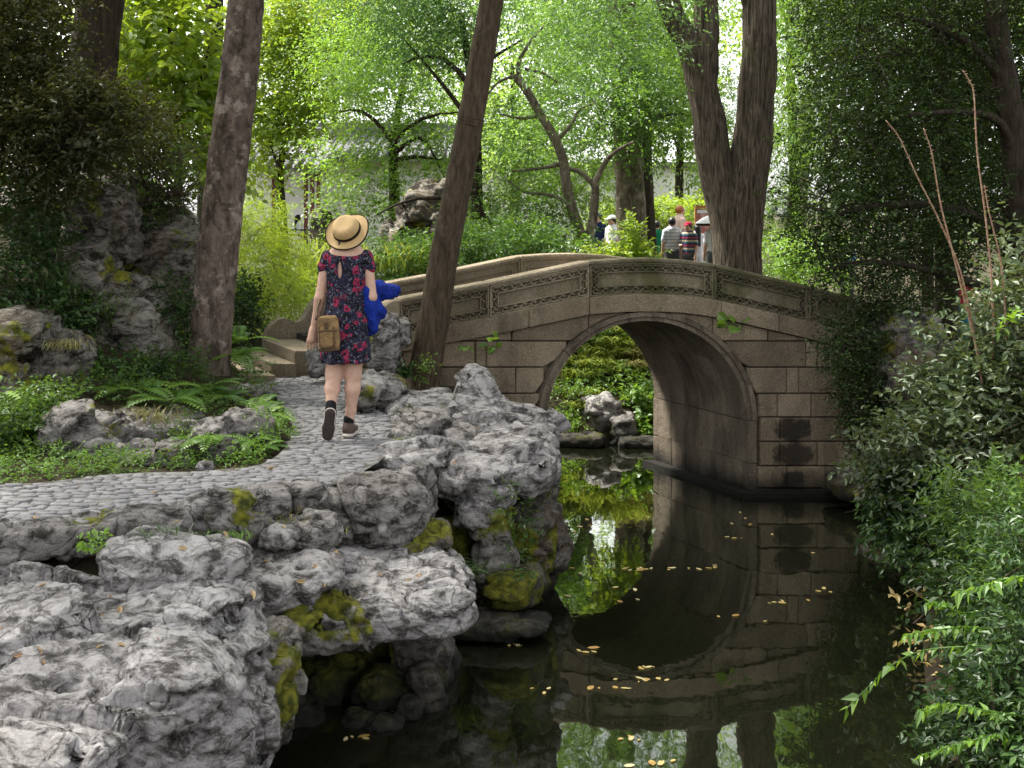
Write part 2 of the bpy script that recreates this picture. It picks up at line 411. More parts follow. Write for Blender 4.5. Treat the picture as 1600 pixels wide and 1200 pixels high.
def leaf_mat(name, cols, trans=.45, gloss=.05, var=.35, rough=.45, tcol=None):
    t = NT(name); r = t.n('Attribute', 2, {'attribute_name': 'rnd'})
    c = t.ramp(r, [(i/(len(cols)-1), k) for i, k in enumerate(cols)])
    big = t.ramp(t.noise(.9, 3), [(.3, 1-var), (.7, 1+var*.6)])
    c = t.mix(1.0, c, big, 'MULTIPLY')
    d = t.n('BsdfDiffuse', Color=c); ct = t.mix(.55, c, tcol if tcol else (min(1, cols[-1][0]*1.5), min(1, cols[-1][1]*1.35), cols[-1][2]*.6))
    tr = t.n('BsdfTranslucent', Color=ct); m = t.n('MixShader', i0=trans, i1=d, i2=tr)
    g = t.n('BsdfGlossy', Color=(.9, .95, .9), Roughness=rough); m = t.n('MixShader', i0=gloss, i1=m, i2=g)
    return t.out(m)
def plain(name, col, rough=.7, noise=None, bump=None, spec=.3, col2=None, metallic=0):
    t = NT(name); c = col
    if noise: c = t.mix(t.ramp(t.noise(noise, 5), [(.35, 0), (.65, 1)]), col, col2 if col2 else tuple(v*.6 for v in col))
    kw = dict(Base_Color=c, Roughness=rough, Specular_IOR_Level=spec, Metallic=metallic)
    if bump: kw['Normal'] = t.bump(t.noise(bump[0], 5), bump[1])
    return t.princ(**kw)

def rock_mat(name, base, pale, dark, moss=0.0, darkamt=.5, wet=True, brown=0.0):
    t = NT(name)
    c = t.mix(t.ramp(t.noise(2.2, 6, .6), [(.32, 0), (.66, 1)]), base, pale)
    c = t.mix(t.ramp(t.noise(14, 6, .7), [(.35, 0), (.8, .5)]), c, tuple(v*.55 for v in base))
    pit = t.ramp(t.noise(7.5, 8, .72, t.scaled((1, 1, 1.9)), .6), [(.50-.06*darkamt, 0), (.60, darkamt*1.2 if darkamt < .8 else 1)])
    c = t.mix(pit, c, dark)
    stk = t.ramp(t.noise(3.4, 7, .66, t.scaled((1.5, 1.5, .5)), .8), [(.60, 0), (.66, .7)]); c = t.mix(stk, c, tuple(v*1.5 for v in dark))
    cr = t.ramp(t.voro(5.5, 'DISTANCE_TO_EDGE', 0, t.n('MixRGB', Fac=.16, Color1=t.P(), Color2=t.n('TexNoise', 1, Scale=4, Detail=4, Vector=t.P()))), [(0, .75), (.035, 0)])
    crm = t.mix(1.0, cr, t.ramp(t.noise(1.6, 3), [(.45, 0), (.6, 1)]), 'MULTIPLY')
    c = t.mix(crm, c, dark)
    sp = t.ramp(t.noise(60, 3, .6), [(.60, 0), (.72, .5)]); c = t.mix(sp, c, pale)
    if brown: c = t.mix(t.ramp(t.noise(3.1, 5, .6), [(.5, 0), (.65, brown)]), c, (.13, .085, .045))
    rough = .85; h1 = t.noise(9, 8, .68, t.scaled((1, 1, 1.7)), .5); h2 = t.noise(45, 6, .7)
    if moss > 0:
        mm = t.ramp(t.math('ADD', t.noise(2.4, 3, .5), t.math('MULTIPLY', t.math('SUBTRACT', t.noise(16, 9, .75), .5), .42)), [(.64-.22*moss, 0), (.69-.22*moss, 1)])
        h2 = t.mix(mm, h2, t.n('TexNoise', Scale=120, Detail=4, Roughness=.8, Vector=t.P()))
        mc = t.mix(t.ramp(t.noise(18, 5), [(.35, 0), (.68, 1)]), (.045, .055, .006), (.24, .235, .022))
        c = t.mix(mm, c, mc)
    if wet:   # algae line of the pond
        zz = t.math('ADD', t.sep(t.P()), t.math('MULTIPLY', t.noise(4, 3), -.35))
        wm = t.ramp(t.n('MapRange', Value=zz, From_Min=-.12, From_Max=.14), [(0, 1), (1, 0)])
        c = t.mix(wm, c, (.018, .018, .013))
    nrm = t.bump(h1, .05, .9); nrm = t.bump(h2, .010, .9, nrm); nrm = t.bump(cr, -.02, .5, nrm)
    return t.princ(Base_Color=c, Roughness=rough, Specular_IOR_Level=.25, Normal=nrm)
M = {}
M['rock_pale'] = rock_mat('limestone_pale', (.33, .31, .30), (.54, .515, .505), (.036, .031, .026), .0, .78)
M['rock_grey'] = rock_mat('limestone_grey', (.22, .202, .19), (.40, .375, .36), (.03, .026, .021), .12, .8)
M['rock_moss'] = rock_mat('limestone_mossy', (.10, .09, .075), (.20, .18, .155), (.022, .02, .015), .92, .8, brown=.4)
M['rock_half'] = rock_mat('limestone_half_mossy', (.17, .155, .14), (.34, .315, .29), (.028, .024, .02), .42, .78)
M['rock_crag'] = rock_mat('limestone_crag', (.13, .118, .10), (.36, .33, .29), (.016, .014, .011), .22, 1.0, False, .35)
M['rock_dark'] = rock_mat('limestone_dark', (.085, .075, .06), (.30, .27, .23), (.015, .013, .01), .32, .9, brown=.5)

def stone_mat(name, a, b, moss=.0, stain=.6, marks=()):
    t = NT(name)
    oi = t.n('ObjectInfo', 5)
    c = t.mix(t.ramp(t.noise(2.0, 5, .6), [(.3, 0), (.7, 1)]), a, b)
    c = t.mix(t.ramp(t.noise(95, 3, .65), [(.42, .55), (.62, 0)]), c, tuple(v*.35 for v in a))
    c = t.mix(t.ramp(t.noise(70, 2, .6), [(.58, 0), (.70, .45)]), c, tuple(min(1, v*1.6) for v in b))
    st = t.noise(1.7, 6, .65, t.scaled((1.6, 1.6, .55))); c = t.mix(t.ramp(st, [(.46, 0), (.68, stain)]), c, tuple(v*.25 for v in a)); c = t.mix(t.ramp(t.noise(5.5, 8, .72, t.scaled((1, 1, .35))), [(.54, 0), (.66, stain)]), c, tuple(v*.35 for v in a))
    if moss: c = t.mix(t.ramp(t.noise(2.4, 6, .62), [(.42, 0), (.62, moss)]), c, (.075, .08, .022))
    for mx, mz, rx, rz in marks:      # old soot marks with their own outline
        px_ = t.math('DIVIDE', t.math('SUBTRACT', t.sep(t.P(), 0), mx), rx); pz_ = t.math('DIVIDE', t.math('SUBTRACT', t.sep(t.P()), mz), rz)
        px_ = t.math('POWER', t.math('ABSOLUTE', px_), 2.4); pz_ = t.math('POWER', t.math('ABSOLUTE', pz_), 2.4)
        dd = t.math('ADD', t.math('ADD', px_, pz_), t.math('MULTIPLY', t.math('SUBTRACT', t.noise(11, 8, .72), .5), 3.0))
        c = t.mix(t.ramp(dd, [(.45, .85), (1.15, 0)]), c, (.03, .026, .021))
    v = t.ramp(oi, [(0, .72), (1, 1.18)]); c = t.mix(1, c, v, 'MULTIPLY')
    wm = t.ramp(t.n('MapRange', Value=t.math('ADD', t.sep(t.P()), t.math('MULTIPLY', t.noise(3, 4), -.3)), From_Min=-.1, From_Max=.12), [(0, 1), (1, 0)])
    c = t.mix(wm, c, (.014, .013, .011))
    nrm = t.bump(t.noise(48, 6, .8), .022, .9); nrm = t.bump(t.noise(7, 6, .65), .04, .8, nrm)
    return t.princ(Base_Color=c, Roughness=.88, Specular_IOR_Level=.2, Normal=nrm)
M['granite'] = stone_mat('granite_block', (.29, .222, .15), (.42, .335, .24), 0, .5, ((2.86, .665, .20, .135), (2.87, .41, .23, .13), (2.86, .17, .12, .09)))
M['granite_rail'] = stone_mat('granite_rail', (.34, .275, .19), (.48, .395, .285), .28, .3)
M['granite_moss'] = stone_mat('granite_rail_mossy', (.25, .215, .145), (.34, .29, .20), .7, .42)
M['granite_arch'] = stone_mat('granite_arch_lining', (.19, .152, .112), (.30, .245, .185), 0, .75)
M['granite_dark'] = stone_mat('granite_stained', (.05, .043, .036), (.08, .07, .06), 0, .6)

def bark_mat(name, a, b, lich=None, vscale=(9, 9, 1.6), amp=.012, lf=(.55, .62), lsc=5):
    t = NT(name); v = t.scaled(vscale)
    w = t.noise(2.4, 7, .68, v, .4); c = t.mix(t.ramp(w, [(.36, 0), (.64, 1)]), a, b)
    if lich is not None:
        c = t.mix(t.ramp(t.noise(lsc, 7, .68), [(lf[0], 0), (lf[1], .85)]), c, lich)
    nrm = t.bump(w, amp*2.2, 1); nrm = t.bump(t.noise(40, 5, .7), .006, .8, nrm)
    return t.princ(Base_Color=c, Roughness=.92, Specular_IOR_Level=.15, Normal=nrm)
M['bark_lichen'] = bark_mat('bark_lichen', (.045, .033, .027), (.19, .145, .12), (.33, .27, .235), (5, 5, 3), .022)
M['bark_brown'] = bark_mat('bark_brown', (.035, .026, .017), (.10, .074, .05), (.13, .10, .07), (11, 11, 2.2), .008, (.6, .72))
M['bark_furrow'] = bark_mat('bark_furrowed', (.028, .021, .016), (.25, .20, .155), (.12, .125, .06), (17, 17, 1.3), .03, (.58, .72), 1.5)
M['bark_pale'] = bark_mat('bark_pale', (.07, .055, .04), (.22, .18, .14), (.30, .26, .21), (6, 6, 2.5), .01)
M['bark_dark'] = bark_mat('bark_dark', (.018, .014, .01), (.06, .046, .034), None, (10, 10, 1.6), .014)
M['twig'] = plain('twig_brown', (.07, .05, .035), .9)
M['cane'] = plain('cane_reddish', (.40, .27, .18), .7, 30, None, .3, (.20, .10, .06))

M['leaf_light'] = leaf_mat('leaf_light_green', [(.065, .155, .02), (.13, .27, .035), (.23, .39, .055)], .52, .05, .5)
M['leaf_yellow'] = leaf_mat('leaf_yellow_green', [(.11, .18, .015), (.19, .30, .025), (.28, .39, .04)], .55, .04, .45)
M['leaf_mid'] = leaf_mat('leaf_mid_green', [(.045, .11, .018), (.08, .18, .028), (.14, .27, .045)], .5, .05, .5)
M['leaf_cool'] = leaf_mat('leaf_cool_green', [(.04, .11, .032), (.08, .18, .05), (.135, .26, .07)], .5, .05, .5)
M['leaf_far'] = leaf_mat('leaf_far_green', [(.09, .19, .04), (.18, .33, .07), (.33, .49, .14)], .55, .04, .5)
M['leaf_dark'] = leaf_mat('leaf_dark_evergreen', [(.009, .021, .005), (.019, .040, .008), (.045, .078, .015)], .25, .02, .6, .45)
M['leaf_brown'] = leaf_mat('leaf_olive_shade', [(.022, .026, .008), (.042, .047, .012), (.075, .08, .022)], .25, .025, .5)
M['leaf_silver'] = leaf_mat('leaf_silver_oval', [(.035, .065, .02), (.07, .11, .036), (.135, .175, .075)], .3, .05, .6, .45)
M['leaf_ivy'] = leaf_mat('leaf_ivy', [(.014, .038, .009), (.032, .072, .017), (.07, .13, .034)], .3, .03, .6, .42)
M['leaf_shrub'] = leaf_mat('leaf_shrub', [(.026, .07, .012), (.055, .12, .02), (.12, .21, .032)], .4, .03, .6)
M['leaf_vine'] = leaf_mat('leaf_vine_bright', [(.09, .20, .022), (.15, .30, .03), (.22, .37, .045)], .5, .05, .3)
M['leaf_fern'] = leaf_mat('leaf_fern', [(.06, .15, .02), (.12, .25, .03), (.20, .34, .04)], .45, .05, .3)
M['grass'] = leaf_mat('grass_blade', [(.13, .21, .03), (.23, .33, .05), (.36, .42, .10)], .45, .05, .3)
M['grass_dark'] = leaf_mat('grass_blade_dark', [(.035, .08, .02), (.065, .125, .03), (.11, .17, .05)], .35, .07, .3)
M['dry_grass'] = leaf_mat('grass_dry', [(.16, .13, .05), (.24, .20, .08), (.20, .23, .06)], .3, .04, .3)
M['leaf_yellow_fall'] = leaf_mat('fallen_leaf', [(.40, .24, .07), (.52, .40, .14), (.60, .52, .30)], .15, .05, .1)

M['leaf_dead'] = leaf_mat('dead_leaf', [(.16, .075, .03), (.26, .14, .06), (.34, .24, .11)], .1, .04, .1)
t = NT('soil'); c = t.mix(t.ramp(t.noise(6, 7, .65), [(.35, 0), (.65, 1)]), (.035, .028, .018), (.085, .068, .045))
c = t.mix(t.ramp(t.noise(1.3, 5), [(.5, 0), (.62, .8)]), c, (.03, .045, .012))
M['soil'] = t.princ(Base_Color=c, Roughness=.95, Specular_IOR_Level=.1, Normal=t.bump(t.noise(14, 8, .7), .05))
t = NT('path_mortar'); c = t.mix(t.ramp(t.noise(25, 6), [(.35, 0), (.65, 1)]), (.045, .038, .03), (.11, .10, .085))
c = t.mix(t.ramp(t.noise(9, 4), [(.45, 0), (.6, 1)]), c, (.19, .18, .17))
M['mortar'] = t.princ(Base_Color=c, Roughness=.95, Normal=t.bump(t.noise(60, 5), .01))
t = NT('path_cobble'); oi = t.n('ObjectInfo', 5); r = t.n('Attribute', 2, {'attribute_name': 'rnd'})
c = t.mix(t.ramp(t.noise(5, 6, .65), [(.3, 0), (.7, 1)]), (.17, .165, .17), (.28, .27, .275))
c = t.mix(t.ramp(t.noise(45, 4), [(.55, 0), (.7, .5)]), c, (.12, .11, .105))
c = t.mix(1, c, t.ramp(r, [(0, .82), (1, 1.12)]), 'MULTIPLY')
M['cobble'] = t.princ(Base_Color=c, Roughness=.7, Specular_IOR_Level=.35, Normal=t.bump(t.noise(40, 6, .7), .012))
# pond
t = NT('pond_water'); w = t.noise(2.6, 3, .5, t.scaled((1, .55, 1))); w2 = t.noise(9, 2, .5, t.scaled((1, .5, 1)))
area = t.ramp(t.noise(.35, 2), [(.42, .25), (.62, 1)])
nrm = t.bump(w, .02, .12); nrm = t.n('Bump', Height=w2, Distance=.004, Strength=t.math('MULTIPLY', area, .16), Normal=nrm)
lw = t.n('Fresnel', IOR=1.42, Normal=nrm)
dk = t.n('BsdfDiffuse', Color=(.007, .008, .004)); gl = t.n('BsdfGlossy', Color=(.93, .95, .90), Roughness=.02, Normal=nrm)
M['water'] = t.out(t.n('MixShader', i0=t.math('MINIMUM', t.math('MULTIPLY', lw, 1.9), 1.0), i1=dk, i2=gl))
M['white_wall'] = plain('lime_plaster', (.86, .86, .85), .9, 1.2, None, .2, (.70, .70, .69))
M['roof_tile'] = plain('grey_roof_tile', (.20, .20, .21), .85, 8, (30, .02), .2, (.11, .11, .12))
M['dark_wood'] = plain('dark_lacquer', (.055, .03, .03), .5, 10)
M['red_wood'] = plain('red_lacquer', (.16, .045, .045), .5, 10)
# people
M['skin'] = plain('skin', (.56, .36, .27), .5, 30, None, .35, (.50, .30, .22))
M['skin2'] = plain('skin_tan', (.48, .30, .21), .5)
M['hair'] = plain('hair_black', (.012, .010, .009), .4)
M['hair_red'] = plain('hair_auburn', (.30, .10, .035), .5)
def cloth(name, col, rough=.85, s=40): return plain(name, col, rough, s, (60, .004), .15, tuple(v*.75 for v in col))
M['sock'] = cloth('sock_black', (.012, .012, .014)); M['shoe'] = cloth('shoe_brown', (.10, .07, .06)); M['sole'] = plain('sole_dark', (.045, .032, .03), .8, 120, (90, .006))
M['midsole'] = plain('midsole_grey', (.42, .38, .34), .7)
t = NT('straw'); wv = t.n('TexWave', 1, {'wave_type': 'RINGS', 'rings_direction': 'Z'}, Scale=60, Distortion=1.0, Vector=t.n('TexCoord', 3))
c = t.mix(wv, (.46, .30, .13), (.60, .42, .20)); c = t.mix(t.ramp(t.noise(14, 4), [(.4, 0), (.7, .5)]), c, (.36, .23, .10))
M['straw'] = t.princ(Base_Color=c, Roughness=.7, Normal=t.bump(t.noise(160, 3), .004))
M['band'] = cloth('hat_band_dark', (.02, .014, .012))
# floral print
t = NT('dress_floral'); v = t.n('MixRGB', Fac=.09, Color1=t.P(), Color2=t.n('TexNoise', 1, Scale=22, Vector=t.P()))
d1 = t.voro(17, 'F1', 0, v); c1 = t.voro(17, 'F1', 1, v)
base = t.mix(t.ramp(t.noise(26, 3), [(.42, 0), (.55, 1)]), (.006, .006, .012), (.022, .022, .055))
wh = t.ramp(t.noise(58, 4, .7, None, .8), [(.575, 0), (.625, .75)]); c = t.mix(wh, base, (.36, .38, .46))
hue = t.sep(c1, 0); sel = t.ramp(hue, [(.36, 0), (.40, 1)])
fl = t.ramp(t.math('ADD', d1, t.math('MULTIPLY', t.noise(40, 3), .12)), [(.40, 1), (.50, 0)])
ring = t.ramp(d1, [(.10, (.04, .004, .012)), (.16, (.22, .012, .05)), (.28, (.45, .05, .13)), (.36, (.16, .012, .04))])
c = t.mix(t.mix(1, fl, sel, 'MULTIPLY'), c, ring)
c = t.mix(1, c, (.72, .70, .70), 'MULTIPLY')
M['dress'] = t.princ(Base_Color=c, Roughness=.8, Specular_IOR_Level=.2, Normal=t.bump(t.noise(9, 4), .02, .5))
M['bag'] = plain('bag_canvas', (.30, .19, .085), .8, 8, (22, .03), .2, (.17, .105, .05)); M['bag_dark'] = plain('bag_leather', (.10, .06, .03), .6, 14)
M['blue'] = plain('jacket_blue', (.010, .035, .30), .8, 9, (38, .012), .15, (.005, .014, .13))
# ------------------------------------------------------------------ ground, water, path
POND = np.array([(-.9,-3),(-.95,2),(-1.0,4.5),(-1.15,6.2),(-1.5,7.1),(-1.05,7.75),(-.62,8.5),(-.25,9.2),(.05,10.1),(.37,11.5),(.33,13.0),(-.42,14.6),(-.7,15.9),(.4,15.75),(1.9,15.9),
                 (1.75,14.6),(2.45,13.02),(3.5,13.02),(3.35,11.1),(3.0,9.6),(2.55,8.4),(2.3,7.5),(2.15,6.6),(2.05,4.5),(1.95,2),(1.9,-3)])
def poly_sd(poly, X, Y):
    d = np.full(X.shape, 1e9); ins = np.zeros(X.shape, bool); n = len(poly)
    for i in range(n):
        ax, ay = poly[i]; bx, by = poly[(i+1) % n]; ex, ey = bx-ax, by-ay
        t = np.clip(((X-ax)*ex+(Y-ay)*ey)/(ex*ex+ey*ey), 0, 1); d = np.minimum(d, np.hypot(X-ax-t*ex, Y-ay-t*ey))
        c = ((ay > Y) != (by > Y)) & (X < (bx-ax)*(Y-ay)/(by-ay+1e-12)+ax); ins ^= c
    return np.where(ins, -d, d)
PATH_Z = 1.18
PL = [G(-420, 762, PATH_Z), G(0, 757, PATH_Z), G(180, 741, PATH_Z), G(330, 735, PATH_Z), G(425, 718, PATH_Z), G(462, 668, PATH_Z), G(436, 618, PATH_Z), G(408, 582, PATH_Z), G(380, 556, PATH_Z)]
PR = [G(-420, 838, PATH_Z), G(0, 832, PATH_Z), G(170, 816, PATH_Z), G(290, 800, PATH_Z), G(450, 770, PATH_Z), G(545, 742, PATH_Z), G(610, 694, PATH_Z), G(606, 650, PATH_Z), G(560, 590, PATH_Z), G(500, 560, PATH_Z)]
pl = catmull(PL, 60); pr = catmull(PR, 60)
path_poly = np.array([p[:2] for p in pl]+[p[:2] for p in pr[::-1]])
PATH_POLY = path_poly
def ground_z(X, Y):
    d = poly_sd(POND, X, Y)
    left = np.interp(d, [-1, -.2, 0, .25, .6], [-.9, -.55, -.15, .6, 1.10]); right = np.interp(d, [-1, -.2, 0, .8, 2, 4, 8], [-.9, -.5, -.1, .5, .95, 1.15, 1.2])
    far = np.interp(d, [-1, -.2, 0, .1, 2.2, 6], [-.9, -.5, -.1, .15, 1.25, 1.15])
    z = np.where(X > 2.0, right, left); z = np.where((Y > 15.3) & (np.abs(X-.6) < 2.2), far, z)
    near = np.clip((7.0-Y)/.5, 0, 1)*(X < 0)*(X > -9); z = np.where(X < 0, z*(1-near)+np.minimum(z, .25)*near, z)
    z = z+2.1*np.exp(-(((X+6.2)/2.6)**2+((Y-13.0)/3.0)**2))
    bump = fbm(np.stack([X.ravel()*.8, Y.ravel()*.8, X.ravel()*0], 1), 3).reshape(X.shape)*.05
    z = z+bump*np.clip(d, 0, 1)
    if PATH_POLY is not None:
        dp = poly_sd(PATH_POLY, X, Y); z = np.minimum(z, PATH_Z-.09+np.maximum(dp-.05, 0)*.7)
    return z
xs = np.concatenate([[-500, -200, -90, -50, -32], np.arange(-22, -9, 1.0), np.arange(-9, 7, .16), np.arange(7, 22, 1.0), [32, 50, 90, 200, 500]])
ys = np.concatenate([[-300, -60, -20, -8], np.arange(-3, 4, .5), np.arange(4, 19, .16), np.arange(19, 40, 1.2), [45, 60, 90, 150, 300, 700]])
X, Y = np.meshgrid(xs, ys); Z = ground_z(X, Y); nx = len(xs)
i = np.arange(len(ys)-1)[:,None]*nx+np.arange(nx-1)[None,:]
me = mesh_np('ground', np.stack([X.ravel(), Y.ravel(), Z.ravel()], 1), np.stack([i, i+1, i+1+nx, i+nx], -1).reshape(-1, 4))
part('ground', me, None, M['soil'], 'structure')
me = mesh_np('water', [(-4, -3, 0), (5, -3, 0), (5, 17, 0), (-4, 17, 0)], np.array([[0, 1, 2, 3]]))
part('water', me, None, M['water'], 'structure')

# path: mortar bed, kerb stones and cobbles
v = []
for a, b in zip(pl, pr):
    for t in np.linspace(-.04, 1.04, 9): v.append(a*(1-t)+b*t)
v = np.array(v); v[:,2] = PATH_Z-.010+.006*vnoise(v*3)
i = np.arange(59)[:,None]*9+np.arange(8)[None,:]
path = part('path', mesh_np('path', v, np.stack([i, i+1, i+10, i+9], -1).reshape(-1, 4)), None, M['mortar'], 'structure')
stones = []
rng = np.random.default_rng(21)
def path_dir(x, y):
    k = np.argmin((pl[:,0]-x)**2+(pl[:,1]-y)**2); a = (pl[min(k+1, 59)]-pl[max(k-1, 0)]); b = pr[min(59, k+1)]-pr[max(0, k-1)]
    return norm((a+b)[:2])
yy = 6.3
while yy < 15.2:
    xx = -6.4+rng.uniform(0, .1); rowh = rng.uniform(.046, .072)
    while xx < -.4:
        w = rng.uniform(.055, .13)
        stones.append((xx+w/2, yy+.16*(xx+1.2)*(yy < 8.6)*0+.05*math.sin(xx*2.2+yy)+rng.normal(0, .008), w, rowh)); xx += w+.004
    yy += rowh
stones = np.array(stones)
# rows run across the walker's way beyond the bend and slope gently before it
ang = np.where(stones[:,1] < 8.7, -.10, .06)
sd_ = poly_sd(path_poly, stones[:,0], stones[:,1]); stones = stones[sd_ < -.01]; ang = ang[sd_ < -.01]
order = np.argsort(np.hypot(stones[:,0], stones[:,1])*1.0); vis = np.abs(stones[:,0]/stones[:,1]) < .415
order = np.concatenate([order[vis[order]], order[~vis[order]]])
def cobble_verts(w, h, r):
    k = 6; th = np.linspace(0, 2*np.pi, k, endpoint=False)+.5+r.normal(0, .14, 6); c = np.cos(th); s = np.sin(th)
    m = (np.abs(c)**4.5+np.abs(s)**4.5)**(-1/4.5)*r.uniform(.9, 1.04, k); x = c*m*w*.5; y = s*m*h*.5; tl = r.normal(0, .05, 2)
    low = np.stack([x*1.0, y*1.0, np.full(k, -.03)], 1); mid = np.stack([x*.99, y*.98, x*tl[0]-.004], 1); top = np.stack([x*.93, y*.88, x*tl[0]+y*tl[1]+.001], 1)
    return np.concatenate([low, mid, top, [[0, 0, .003]]])
k = 6; cf = []
for L_ in (0, 1):
    for q in range(k): cf.append((L_*k+q, L_*k+(q+1) % k, (L_+1)*k+(q+1) % k, (L_+1)*k+q))
cf = np.array(cf); ct = np.array([(2*k+q, 2*k+(q+1) % k, 3*k) for q in range(k)])
protos = []
for q in range(16):
    r = np.random.default_rng(100+q); w_ = .055+.005*q
    me = mesh_np('cobble', cobble_verts(w_, .06, r), [cf, ct], True, np.full(19, r.uniform())); me.materials.append(M['cobble']); protos.append(me)
SV = []; SF = []; ST = []; SR = []; nn = 0
for rank, idx in enumerate(order):
    x, y, w, h = stones[idx]; z = PATH_Z+rng.normal(0, .004)-.002; a = ang[idx]+rng.normal(0, .05)
    if rank < 300:
        q = int(np.clip(round((w-.055)/.005), 0, 15)); o = bpy.data.objects.new('cobble', protos[q]); COL.objects.link(o); o.parent = path
        o.location = (x, y, z); o.rotation_euler = (0, 0, a); o.scale = (w/(.055+.005*q)*1.02, h/.06*1.03, 1)
    else:
        c = cobble_verts(w*.99, h, rng); R = np.array([[math.cos(a), -math.sin(a), 0], [math.sin(a), math.cos(a), 0], [0, 0, 1]])
        SV.append(c @ R.T+np.array([x, y, z])); SF.append(cf+nn); ST.append(ct+nn); SR.append(np.full(19, rng.uniform())); nn += 19
part('cobbles_beyond', mesh_np('cobbles', np.concatenate(SV), [np.concatenate(SF), np.concatenate(ST)], True, np.concatenate(SR)), path, M['cobble'], 'stuff')
print('cobbles', len(stones))

# ------------------------------------------------------------------ rocks
def vert_normals(v, q):
    a, b, c, d = v[q[:,0]], v[q[:,1]], v[q[:,2]], v[q[:,3]]; n = np.cross(c-a, d-b); o = np.zeros_like(v)
    for j in range(4):
        for ax in range(3): o[:,ax] += np.bincount(q[:,j], n[:,ax], len(v))
    return norm(o)
def rock_mesh(name, blobs, h, seed, amp=(.10, .10, .03), f=(1.1, 2.6, 7.0), k=.06, strata=1.5, cuts=()):
    """blobs: (centre, radii, exponent, (rx,ry,rz)) fused, then broken into angular layered relief"""
    one = len(blobs) == 1
    lo = np.min([np.array(b[0])-(np.max(b[1])*1.05 if one else np.array(b[1])*1.25) for b in blobs], 0)
    hi = np.max([np.array(b[0])+(np.max(b[1])*1.05 if one else np.array(b[1])*1.25) for b in blobs], 0)
    fd = Field(lo, hi, h)
    for b in blobs:
        fd.ell(b[0], b[1], k, b[2] if len(b) > 2 else 2.6, rotm(*b[3]) if len(b) > 3 else None)
    for c, r in cuts: fd.ell(c, r, 0, 2.2, None, True)
    e = fd.f; e[0] = e[-1] = 1; e[:,0] = e[:,-1] = 1; e[:,:,0] = e[:,:,-1] = 1
    v, quads = surfnet(fd.f, fd.lo, h); v = v.astype(np.float64)
    st = np.array([1, 1, strata])
    def q_(v): return v*st+seed*13.7
    n = vert_normals(v, quads); q = q_(v); v = v+n*(amp[0]*1.4*fbm(q*f[0], 2))[:,None]
    if amp[1]:
        n = vert_normals(v, quads); q = q_(v); w = np.stack([vnoise(q*2.1), vnoise(q*2.1+31), vnoise(q*2.1+67)], 1)*.12
        fv, ed = facet((q+w)*f[1]); d = amp[1]*1.25*fv-amp[1]*.22*np.exp(-ed/.03)
        v = v+n*d[:,None]
        n = vert_normals(v, quads); q = q_(v)
        fv2, ed2 = facet((q+w*.7)*f[1]*2.7+50); d = amp[1]*.22*fv2-amp[1]*.09*np.exp(-ed2/.035)
        v = v+n*d[:,None]
        n = vert_normals(v, quads); fv3, ed3 = facet((q_(v)+w*.4)*f[1]*6.5+90); v = v+n*(amp[1]*.06*fv3-amp[1]*.03*np.exp(-ed3/.06))[:,None]
    if amp[1]:   # solution pockets of weathered limestone
        n = vert_normals(v, quads); q = q_(v); pk = vnoise(q*f[1]*1.9+11); v = v-n*(amp[1]*.75*np.clip((pk-.34)/.22, 0, 1))[:,None]
    n = vert_normals(v, quads); q = q_(v); x = fbm(q*f[2], 3); v = v+n*(amp[2]*(x-.7*np.maximum(0, x-.25)*2))[:,None]
    return mesh_np(name, v, quads)
_rs = [0]
def rock(label, mat, *blobs, h=None, amp=None, f=None, group=None, name='rock', cat='rock', strata=2.0, cuts=(), k=.05):
    """blobs in photo pixels with depth: (px, py, Y, rx_px, rz_px, ry_m[, exponent[, rot]])"""
    _rs[0] += 1
    B = []; sz = []
    for b in blobs:
        px, py, Yd, rx, rz, ry = b[:6]; B.append((P(px, py, Yd), np.array([rx*Yd/F, ry, rz*Yd/F]), b[6] if len(b) > 6 else 3.4, b[7] if len(b) > 7 else (0, 0, _rs[0]*.7 % .5-.25)))
        sz.append(min(B[-1][1]))
    s = float(np.mean(sz)); Yd = blobs[0][2]
    if amp is None: amp = (.11*s, .27*s, .045*s)
    if f is None: f = (.55/s*.8, .62/s, 2.2/s)
    if h is None: h = max(.0095, Yd*.0023)
    me = rock_mesh(name, B, h, _rs[0], amp, f, k, strata, cuts)
    return thing_mesh(name, me, M[mat], label, cat, group)
# kerb stones on the pond side of the path
for q, (px, py, rx, rz, Yd) in enumerate([(-60, 852, 70, 30, 6.75), (62, 845, 55, 26, 6.85), (150, 838, 52, 30, 7.0), (225, 832, 62, 36, 7.08), (345, 806, 58, 36, 7.3), (418, 790, 38, 30, 7.55), (480, 775, 26, 20, 7.8)]):
    s = rz*Yd/F
    me = rock_mesh('kerb_stone', [(P(px, py, Yd), np.array([rx*Yd/F, .17, s]), 4.5, (0, 0, .2))], .016, 70+q, (.02, .035, .008), (2, 3.5, 12), .03)
    part('kerb_stone', me, path, M['rock_grey'])

